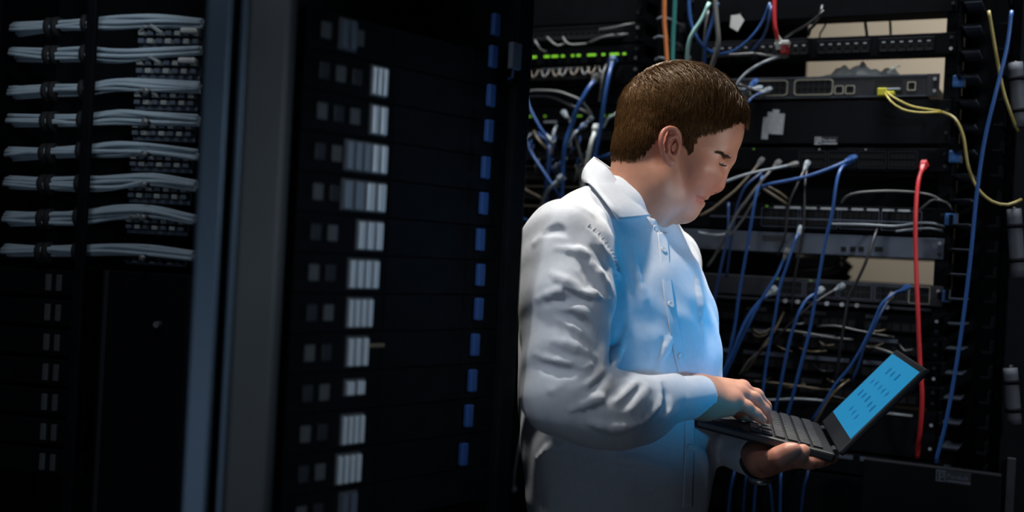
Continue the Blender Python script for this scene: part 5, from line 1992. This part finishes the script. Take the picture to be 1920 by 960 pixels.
def disc_mesh(c, n_, r, h, parent, name, m):
    n_ = n_ / np.linalg.norm(n_)
    u = np.cross(n_, AZ)
    u /= np.linalg.norm(u)
    w = np.cross(n_, u)
    vs, fs = [], []
    prof = [(0, -h), (r, -h), (r, h * .4), (r * .8, h), (r * .55, h * .5), (0.0001, h * .5)]
    k_ = 20
    for rr, hh in prof:
        for k in range(k_):
            a = 2 * math.pi * k / k_
            vs.append(c + n_ * hh + rr * (math.cos(a) * u + math.sin(a) * w))
    for i in range(len(prof) - 1):
        for k in range(k_):
            fs.append((i * k_ + k, i * k_ + (k + 1) % k_, (i + 1) * k_ + (k + 1) % k_, (i + 1) * k_ + k))
    return pmesh(name, vs, fs, m, parent)


for px, py in ((1243, 470), (1256, 572), (1274, 668), (1291, 838)):
    r_ = on_shirt(px, py, .0028, shirt_trunk)
    if r_:
        disc_mesh(r_[0], r_[1], .0055, .0012, shirt_o, 'button', M['button'])
disc_mesh(st_bot[1] * .45 + st_top[1] * .55 + np.array((.002, -.004, 0)), np.array((.5, -.85, -.1)), .0055, .0012, shirt_o, 'button', M['button'])

# armhole seam: a row of stitches from the yoke to the armpit, and the sleeve seam
stb = MB()
seam = [on_shirt(px, py, .0006) for px, py in ((1104, 424), (1118, 436), (1132, 452), (1144, 470), (1153, 490), (1160, 512))]
seam = catmull([s_[0] for s_ in seam if s_], .0035)
for i in range(0, len(seam) - 1, 2):
    d_ = seam[i + 1] - seam[i]
    acr = np.cross(d_, np.array((0, -1, 0)))
    acr = acr / (np.linalg.norm(acr) + 1e-9) * .0035
    stb.tube([seam[i] - acr, seam[i] + acr], .0011, 5)
M['stitch'] = mat('grey_stitching', (0.20, 0.23, 0.30), 0.8)
pmesh('shoulder_stitching', stb.v, stb.f, M['stitch'], shirt_o)

# ---- wristwatch on the far wrist
wax = P(1432, 861, 1.705) - P(1412, 853, 1.735)
wax /= np.linalg.norm(wax)
wc = P(1427, 860, 1.712)
u_ = np.cross(wax, AZ)
u_ /= np.linalg.norm(u_)
w_ = np.cross(u_, wax)
vs, fs = [], []
for i, (t, r) in enumerate(((-.010, .0285), (-.010, .0312), (.010, .0312), (.010, .0285))):
    for k in range(36):
        a = 2 * math.pi * k / 36
        vs.append(wc + wax * t + r * (math.cos(a) * u_ + math.sin(a) * w_))
for i in range(4):
    for k in range(36):
        fs.append((i * 36 + k, i * 36 + (k + 1) % 36, ((i + 1) % 4) * 36 + (k + 1) % 36, ((i + 1) % 4) * 36 + k))
watch = pmesh('wristwatch', vs, fs, M['leather'])
dn = -w_
disc_mesh(wc + dn * .033, dn, .017, .005, watch, 'watch_case', M['metal'])

# ---- trousers, belt and shoes
tr = SDF()
tr.el(PO + np.array((0, 0, 0.96)), TORSO, (0.172, 0.140, 0.14), 0.03)
for s in (-1, 1):
    hip = PO + AR * 0.092 * s + np.array((0, 0, 0.90))
    knee = PO + AR * 0.105 * s + np.array((0, 0, 0.50)) + AF * 0.02
    ank = PO + AR * 0.115 * s + np.array((0, 0, 0.085))
    tr.rc(hip, knee, .100, .075, 0.04)
    tr.rc(knee, ank, .075, .062, 0.03)
trv, trf = grid_of(tr, 0.008, 0.02, lo=np.array((-1, 1, 0.05)), hi=np.array((3, 3, 0.985)))
pmesh('trousers', trv, trf, M['trousers'])
for s in (-1, 1):
    ank = PO + AR * 0.115 * s
    sh = SDF()
    sh.rc(ank + AF * -.045 + AZ * .042, ank + AF * .16 + AZ * .036, .042, .036, .02)
    sh.rc(ank + AF * .0 + AZ * .075, ank + AF * .05 + AZ * .055, .046, .042, .03)
    v, f = grid_of(sh, 0.005)
    v[:, 2] = np.maximum(v[:, 2], 0.002)
    pmesh('shoe', v, f, M['leather'])

# ---- laptop held on the left hand
LHn = P(1568, 852, 1.645)
LHf_ = P(1537, 794, 1.915)
lh_ = LHf_ - LHn
LW = float(np.linalg.norm(lh_))
lh_ /= LW
LNf = P(1305, 784, 1.680)
lb_ = LNf - LHn
lb_ -= lh_ * (lb_ @ lh_)
LD = float(np.linalg.norm(lb_))
lb_ /= LD
ln_ = np.cross(lb_, lh_)
if ln_[2] < 0:
    ln_ = -ln_
ls_ = P(1736, 690, 1.62) - LHn
ls_ -= lh_ * (ls_ @ lh_)
LS = float(np.linalg.norm(ls_))
ls_ /= LS
lsn = np.cross(lh_, ls_)
if lsn @ (P(1250, 600, 1.7) - LHn) < 0:
    lsn = -lsn
laptop = empty('laptop', tuple(LHn))
tag(laptop, 'open dark laptop with a glowing cyan screen held by the man', 'laptop')


def lpart(name, mb, m, frame, parent=None):
    """frame: (x, y, z) unit rows; the part's own coordinates are along them from the near hinge end"""
    A = np.array(frame)
    v = np.array(mb.v) @ A
    return mesh_np(name, v, mb.f, m, parent or laptop, False)


BASE = (lb_, lh_, ln_)
SCR = (ls_, lh_, lsn)
M['laptop'] = mat('laptop_shell', (0.012, 0.013, 0.015), 0.45, noise=0.1)
M['key'] = mat('laptop_key', (0.032, 0.034, 0.038), 0.42)
M['screen'] = mat('glowing_screen', (0.01, 0.02, 0.03), 0.3, emit=(0.014, 0.25, 0.50), estr=0.85)
M['icon'] = mat('screen_icon', (0.0, 0.02, 0.05), 0.4, emit=(0.005, 0.13, 0.30), estr=0.8)
base = lpart('base', MB().box((0, 0, -.014), (LD, LW, 0), .004), M['laptop'], BASE)
lpart('palm_rest', MB().box((LD * .66, .012, 0), (LD - .006, LW - .012, .0012), .0005), M['laptop'], BASE, base)
lpart('touchpad', MB().box((LD * .70, LW * .36, .0012), (LD - .016, LW * .66, .0018), .0003), M['dark'], BASE, base)
for r in range(6):
    x0 = .018 + r * .0185
    n = 13
    wd = (LW - .024) / n
    row = MB()
    for c in range(n):
        if r == 5 and 3 < c < 9:
            if c == 4:
                row.box((x0, .012 + c * wd + .001, 0), (x0 + .0145, .012 + (c + 5) * wd - .001, .0035), .0012)
            continue
        row.box((x0, .012 + c * wd + .001, 0), (x0 + .0145, .012 + (c + 1) * wd - .001, .0035), .0012)
    lpart('keyboard_keys', row, M['key'], BASE, base)
for y in (.03, LW - .06):
    hb = MB()
    hb.tube([(-.002, y, -.003), (-.002, y + .03, -.003)], .0055, 12)
    lpart('hinge', hb, M['dark'], BASE)
lid = lpart('lid', MB().box((.004, 0, -.009), (LS, LW, 0), .003), M['laptop'], SCR)
x0, x1 = .030, LS - .010
scr = lpart('screen', MB().box((x0, .008, -.0005), (x1, LW - .010, .0006)), M['screen'], SCR, lid)
ri = random.Random(3)
for c in range(4):
    for r in range(5):
        if (c, r) in ((3, 0), (0, 4), (3, 4), (0, 0)):
            continue
        cx = x0 + (x1 - x0) * (.20 + .2 * c + ri.uniform(-.015, .015))
        cy = .03 + (LW - .07) * (.10 + .20 * r + ri.uniform(-.02, .02))
        ic = MB()
        s = .0065
        k = (c + 2 * r) % 4
        if k == 0:
            pts = [(-s, -s), (s, -s), (0, s)]
        elif k == 1:
            pts = [(-s, -s), (s, -s), (s, s), (-s, s)]
        elif k == 2:
            pts = [(-s, 0), (0, -s), (s, 0), (0, s)]
        else:
            pts = [(-s * .5, -s), (s * .5, -s), (s, 0), (s * .5, s), (-s * .5, s), (-s, 0)]
        n = len(pts)
        ic.add([(cx + p, cy + q, .0006) for p, q in pts] + [(cx + p, cy + q, .0010) for p, q in pts],
               [tuple(range(n)), tuple(range(2 * n - 1, n - 1, -1))] + [(i, (i + 1) % n, n + (i + 1) % n, n + i) for i in range(n)])
        lpart('screen_icon', ic, M['icon'], SCR, scr)
# the light that the screen throws on the man
sc_c = LHn + ls_ * (LS * .5) + lh_ * (LW * .5) + lsn * .012
g = lamp('laptop_screen_light', 'SPOT', tuple(sc_c), tuple(P(1255, 560, 1.68)), 3.2, (0.003, 0.46, 1.0), .06, spot=56, blend=.7)
